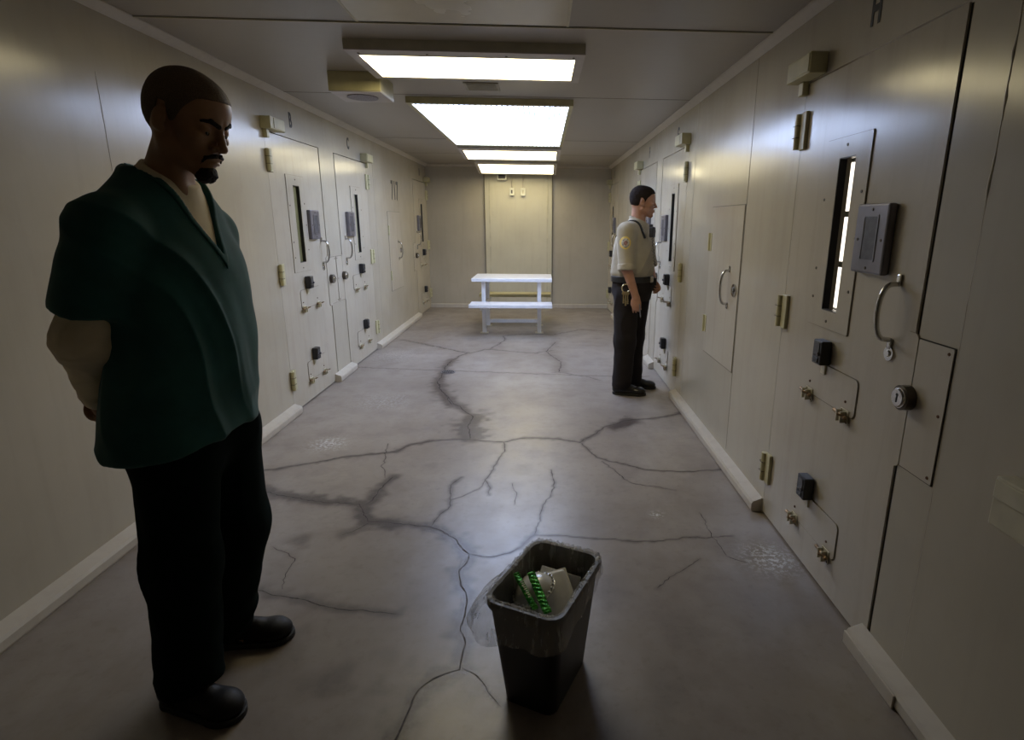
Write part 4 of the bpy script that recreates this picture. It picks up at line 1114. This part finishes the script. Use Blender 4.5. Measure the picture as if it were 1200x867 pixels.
    MB().box((-.02, -.01, .035), (.008, .01, .062), .003).obj('clip', black_m, rc)
    pts = [(.005 + .035 * t + .006 * math.cos(t * 60), .01 + .09 * t * 0 + .006 * math.sin(t * 60), -.046 - .24 * t + .0) for t in np.linspace(0, 1, 130)]
    MB().tube(pts, .0028, 6).obj('coiled_cord', black_m, rc, smooth=True)
    # strap over the shoulder
    def strap(P):
        n = T(.35, -.94, 0); n = n / np.linalg.norm(n); c = (P - sh[-1]) @ v3(*T(-.2, 1.0, 0.0)) - .085
        return smax(shirt(P) - .006, np.abs(c) - .012, .003)
    sdf_obj('shoulder_strap', lambda P: np.maximum(strap(P), 1.37 - P[:, 2]), (-.28, -.34, 1.2), (.30, .30, 1.6), .005, blk, so, disp=sd)
    kr = empty('key_ring', (.80 - .095, 4.90 - .232, .985), 'brass key ring with keys hanging from the officer\'s belt', 'keys')
    ring_pts = [(.034 * math.cos(a), 0, -.02 + .034 * math.sin(a)) for a in np.linspace(0, 2 * PI, 28, endpoint=False)]
    km = simple('brass_ring', (.75, .62, .35), .28, metal=1)
    MB().tube(ring_pts, .0045, 8, closed=True).obj('ring', km, kr, smooth=True)
    for i, (dx, ln) in enumerate(((-.018, .085), (.0, .105), (.016, .09))):
        k = MB().cyl((dx, -.004 * i, -.062), (dx, -.004 * i + .003, -.062), .015, n=16).box((dx - .005, -.004 * i, -.062 - ln), (dx + .005, -.004 * i + .003, -.07), .001)
        for j in range(3): k.box((dx + .004, -.004 * i, -.06 - ln + j * .014), (dx + .010, -.004 * i + .003, -.052 - ln + j * .014))
        k.obj('key', km, kr)
    pe = empty('pen', (.80 + .035, 4.90 - .245, .80), 'thin grey pen held in the officer\'s lowered right hand', 'pen')
    MB().cyl((0, 0, -.07), (-.012, 0, .035), .005, n=10).obj('barrel', simple('grey_pen', (.25, .26, .3), .3, metal=.4), pe, smooth=True)
    MB().cyl((.0015, 0, -.083), (0, 0, -.0702), .0015, .0048, n=10).obj('tip', chrome_m, pe, smooth=True)
    return root
build_officer()

# ------------------------------------------------------------------ waste basket
def build_bin():
    ang = math.radians(64 - 90)         # long side direction; local y is the long side
    root = empty('waste_bin', (.016, 1.585, 0), 'black plastic wastebasket standing on the floor in the foreground', 'waste bin', rz=ang)
    HB = .385
    def rr(hx, hy, r, n=8):
        out = []
        for cx, cy, a0 in ((hx - r, hy - r, 0), (-hx + r, hy - r, 90), (-hx + r, -hy + r, 180), (hx - r, -hy + r, 270)):
            out += [(cx + r * math.cos(math.radians(a0 + 90 * i / n)), cy + r * math.sin(math.radians(a0 + 90 * i / n))) for i in range(n + 1)]
        return out
    bx0, by0, bx1, by1 = .090, .138, .124, .181
    def sec(t): return rr(bx0 + (bx1 - bx0) * t, by0 + (by1 - by0) * t, .035 + .012 * t)
    def shell(rows, close_bottom=True):
        mb = MB(); R = []
        for pts, z in rows: R.append([mb.bm.verts.new((x, y, z)) for x, y in pts])
        n = len(R[0])
        for a, b in zip(R[:-1], R[1:]):
            for k in range(n): mb.bm.faces.new((a[k], a[(k + 1) % n], b[(k + 1) % n], b[k]))
        if close_bottom: mb.bm.faces.new(R[0])
        return mb, R
    rows = [(sec(t), HB * t) for t in np.linspace(0, 1, 9)]
    inner = [([(x * .965, y * .975) for x, y in sec(t)], max(.006, HB * t)) for t in np.linspace(1, 0, 9)]
    mb, R = shell(rows + inner, False); mb.bm.faces.new(R[-1]); mb.bm.faces.new(R[0])
    mb.obj('bin_body', simple('black_bin_plastic', (.010, .010, .011), .42, var=.25, bstr=.2, bscale=300), root, smooth=True)
    mb, R = shell([([(x * 1.045, y * 1.03) for x, y in sec(1)], HB - .022), ([(x * 1.055, y * 1.038) for x, y in sec(1)], HB - .018), ([(x * 1.055, y * 1.038) for x, y in sec(1)], HB + .002), ([(x * 1.04, y * 1.03) for x, y in sec(1)], HB + .006), ([(x * .955, y * .97) for x, y in sec(1)], HB + .004), ([(x * .95, y * .965) for x, y in sec(1)], HB - .01)], False)
    mb.obj('rim', simple('black_bin_plastic', (.010, .010, .011), .42), root, smooth=True)
    # liner
    m, t, b = nt('clear_liner_film'); b.inputs['Base Color'].default_value = (.60, .59, .56, 1); b.inputs['Roughness'].default_value = .25
    v = coords(t, (1, 1, .25)); n = noise(t, v, 45, 5, .6); bump(t, b, n, .8, .006)
    b.inputs['Specular IOR Level'].default_value = .7
    al = maprange(t, noise(t, v, 30, 4, .6), .38, .68, .20, .52); t.links.new(al, b.inputs['Alpha'])
    li = empty('bin_liner', (.016, 1.585, .0), 'clear crinkled plastic bag folded over the rim of the black wastebasket', 'bin liner', rz=ang)
    mb = MB(); cnt = 300; rowsL = []
    def resamp(hx, hy, r):
        P = np.array(rr(hx, hy, r, 12)); P = np.vstack([P, P[:1]]); s_ = np.concatenate([[0], np.cumsum(np.linalg.norm(np.diff(P, axis=0), axis=1))]); u_ = np.linspace(0, s_[-1], cnt, endpoint=False)
        return np.stack([np.interp(u_, s_, P[:, 0]), np.interp(u_, s_, P[:, 1])], 1)
    rnd = np.random.RandomState(5); wob = [rnd.rand(3) * 6 for _ in range(3)]
    prof = []                                              # (outward offset, z, wrinkle)
    for z in np.linspace(.05, HB, 8): prof.append(('in', z))
    prof += [('topi', HB + .008), ('top', HB + .0135), ('topo', HB + .010)]
    for q in np.linspace(0, 1, 16): prof.append(('out', q))
    for kind, q in prof:
        row = []; t_ = q / HB if kind == 'in' else 1; hx = bx0 + (bx1 - bx0) * min(1, t_); hy = by0 + (by1 - by0) * min(1, t_); RS = resamp(hx, hy, .045)
        for k in range(cnt):
            x, y = RS[k]; L_ = math.hypot(x, y); ux, uy = x / L_, y / L_; a = math.atan2(y / hy, x / hx) % (2 * PI); ar = k / cnt * 2 * PI
            wr = .0020 * math.sin(ar * 46 + math.sin(ar * 7) * 3) + .0016 * math.sin(ar * 83 + 1.3)
            if kind == 'in': x, y = x - ux * (.010 + abs(wr)), y - uy * (.010 + abs(wr)); z = q
            elif kind[:3] == 'top': oo = {'topi': -.012, 'top': .0005, 'topo': .0115}[kind]; x, y = x + ux * (oo + wr * .5), y + uy * (oo + wr * .5); z = q + wr * 1.1 + .0012 * rnd.rand()
            else:
                # bulge at the left front corner (local -x,-y)
                bul = max(0, math.cos(a - math.radians(212))) ** 7 * .060 + max(0, math.cos(a - math.radians(262))) ** 10 * .012
                dep = .055 + .008 * math.sin(a * 5) + .062 * max(0, math.cos(a - math.radians(285))) ** 1.5 + .045 * max(0, math.cos(a - math.radians(212))) ** 4
                o_ = .0125 + .007 * q + bul * math.sin(min(1, q * 1.15) * PI * .72) + wr * (1 - q * .5) + .004 * math.sin(a * 13 + q * 4) * q
                x, y = x + ux * o_, y + uy * o_; z = HB + .008 - dep * q
            row.append(mb.bm.verts.new((x, y, z)))
        rowsL.append(row)
    for a_, b_ in zip(rowsL[:-1], rowsL[1:]):
        for k in range(cnt): mb.bm.faces.new((a_[k], a_[(k + 1) % cnt], b_[(k + 1) % cnt], b_[k]))
    mb.obj('bag_film', m, li, smooth=True)
    # contents: supported on a fill that reaches up inside
    ca, sa = math.cos(ang), math.sin(ang)
    def wp(x, y, z): return (.016 + ca * x - sa * y, 1.585 + sa * x + ca * y, z)
    foam = simple('white_foam', (.84, .83, .79), .5, var=.05, scale=30)
    clearp = simple('frosted_clear_plastic', (.66, .65, .60), .2, var=.08, scale=20)
    # hinged foam box: open, tilted
    fb = empty('foam_box', wp(.008, .030, .290), 'white foam takeout box lying on top of the rubbish in the wastebasket', 'box')
    fb.rotation_euler = (.58, -.10, ang + .75)
    mb = MB(); hx, hy, hz = .070, .082, .038
    mb.box((-hx, -hy, -hz), (hx, hy, 0), .012, 3); mb.obj('tray', foam, fb, smooth=True)
    MB().box((-hx - .004, -hy - .004, .0005), (hx + .004, hy + .004, .007), .003).box((-hx + .006, -hy + .006, .007), (hx - .006, hy - .006, .030), .011, 3).obj('lid', foam, fb, smooth=True)
    fs = empty('foam_scrap', wp(-.005, .085, .275), 'torn white foam corner standing up behind the foam box in the wastebasket', 'foam lid'); fs.rotation_euler = (1.15, .25, ang + .3)
    MB().box((-.07, -.06, 0), (.07, .07, .006), .003).obj('sheet', foam, fs)
    MB().box((-.07, -.06, .0065), (.07, -.05, .016), .003).obj('edge', foam, fs)
    # clear dome lid with rim
    dl = empty('dome_lid', wp(-.045, .000, .325), 'round clear plastic dome lid with a beaded edge in the wastebasket', 'lid'); dl.rotation_euler = (.25, -.30, ang)
    mb = MB(); prof = [(.074, 0), (.075, .004), (.067, .006), (.062, .016), (.051, .027), (.033, .035), (.013, .039), (.0005, .040)]; R = []
    for r, z in prof: R.append([mb.bm.verts.new((r * math.cos(2 * PI * k / 40), r * math.sin(2 * PI * k / 40), z)) for k in range(40)])
    for a_, b_ in zip(R[:-1], R[1:]):
        for k in range(40): mb.bm.faces.new((a_[k], a_[(k + 1) % 40], b_[(k + 1) % 40], b_[k]))
    mb.bm.faces.new(R[0]); mb.obj('dome', clearp, dl, smooth=True)
    mb = MB()
    for k in range(26): a = 2 * PI * k / 26; mb.sph((.070 * math.cos(a), .070 * math.sin(a), .0085), .0042, 5)
    mb.obj('beaded_edge', simple('bright_frosted_plastic', (.8, .8, .76), .15), dl, smooth=True)
    d2 = empty('cup_lid', wp(-.068, -.08, .272), 'flat translucent plastic lid at the left of the rubbish in the wastebasket', 'lid'); d2.rotation_euler = (.35, -.1, 0)
    MB().cyl((0, 0, 0), (0, 0, .006), .05, .048, 36).cyl((0, 0, .006), (0, 0, .011), .036, .034, 32).obj('disc', clearp, d2, smooth=True)
    cp = empty('plastic_cup', wp(.045, -.105, .225), 'small white plastic cup at the front of the rubbish in the wastebasket', 'cup'); cp.rotation_euler = (.4, .15, 0)
    mb = MB(); R = []
    for r, z in ((.027, 0), (.036, .075), (.038, .077), (.038, .080), (.034, .079), (.026, .006)): R.append([mb.bm.verts.new((r * math.cos(2 * PI * k / 30), r * math.sin(2 * PI * k / 30), z)) for k in range(30)])
    for a_, b_ in zip(R[:-1], R[1:]):
        for k in range(30): mb.bm.faces.new((a_[k], a_[(k + 1) % 30], b_[(k + 1) % 30], b_[k]))
    mb.bm.faces.new(R[0]); mb.bm.faces.new(R[-1]); mb.obj('cup_wall', simple('white_cup_plastic', (.82, .81, .78), .3), cp, smooth=True)
    # shiny green wrappers
    gm, t, b = nt('green_foil'); v = coords(t); b.inputs['Metallic'].default_value = .4; b.inputs['Roughness'].default_value = .22
    t.links.new(ramp(t, noise(t, v, 30, 4, .6), [(.42, (.02, .24, .02)), (.62, (.12, .62, .10))]), b.inputs['Base Color']); bump(t, b, noise(t, v, 70, 3), 1, .006)
    for i, (x, y, z, rz, L_, W_, lab) in enumerate(((-.002, -.050, .364, ang + .80, .125, .026, 'shiny green foil wrapper on the rubbish, the right and wider one of two'), (-.048, -.055, .358, ang + .92, .115, .019, 'narrow green foil wrapper with pale print, left of the wider green wrapper'))):
        g = empty('foil_wrapper', wp(x, y, z), lab, 'wrapper'); g.rotation_euler = (.32, -.1, rz)
        mb = MB(); nx, ny = 6, 30; G = [[mb.bm.verts.new(((a / nx - .5) * W_, (b_ / ny - .5) * L_, .004 * math.cos((a / nx - .5) * PI) + .0018 * math.sin(b_ * 1.7 + a) + rnd.rand() * .0012)) for b_ in range(ny + 1)] for a in range(nx + 1)]
        for a in range(nx):
            for b_ in range(ny): mb.bm.faces.new((G[a][b_], G[a + 1][b_], G[a + 1][b_ + 1], G[a][b_ + 1]))
        G2 = [[mb.bm.verts.new((v_.co.x, v_.co.y, -.003 - v_.co.z * .3)) for v_ in r] for r in G]
        for a in range(nx):
            for b_ in range(ny): mb.bm.faces.new((G2[a][b_], G2[a][b_ + 1], G2[a + 1][b_ + 1], G2[a + 1][b_]))
        mb.obj('foil', gm, g, smooth=True)
        for s in (-1, 1):
            mb = MB()
            for k in range(5): mb.box((-W_ / 2, s * (L_ / 2 + k * .0035) - .0012, .0), (W_ / 2, s * (L_ / 2 + k * .0035) + .0012, .003 + .0012 * (k % 2)))
            mb.obj('crimped_end', gm, g)
        if i == 1:
            mb = MB()
            for k in range(9): mb.box((-.004 + .002 * (k % 2), -.03 + k * .0075, .0068), (.005, -.026 + k * .0075, .0078))
            mb.obj('printed_marks', simple('pale_print', (.75, .72, .6), .4), g)
    # crumpled paper filling underneath
    pp = empty('crumpled_paper', wp(0, 0, .015), 'crumpled pale paper filling the wastebasket under the foam box', 'paper', rz=ang)
    def f(P): return bxs(P, (0, 0, .108), (.078, .122, .100), .03)
    sdf_obj('wad', f, (-.12, -.17, -.01), (.12, .17, .22), .008, simple('crumpled_paper', (.32, .31, .28), .8), pp, disp=lambda P: folds(P, (25, 25, 25), .010, (60, 60, 60), .003, 3))
build_bin()

# ------------------------------------------------------------------ light and world
w = bpy.data.worlds.new('world'); SC.world = w; w.use_nodes = True
w.node_tree.nodes['Background'].inputs[0].default_value = (.02, .018, .014, 1); w.node_tree.nodes['Background'].inputs[1].default_value = .25
SC.view_settings.view_transform = 'Standard'; SC.view_settings.look = 'None'; SC.view_settings.gamma = 1
SC.view_settings.use_curve_mapping = False; SC.view_settings.exposure = -0.12
SC.cycles.use_denoising = True; SC.cycles.max_bounces = 8; SC.cycles.diffuse_bounces = 5; SC.cycles.glossy_bounces = 4
SC.cycles.sample_clamp_indirect = 4
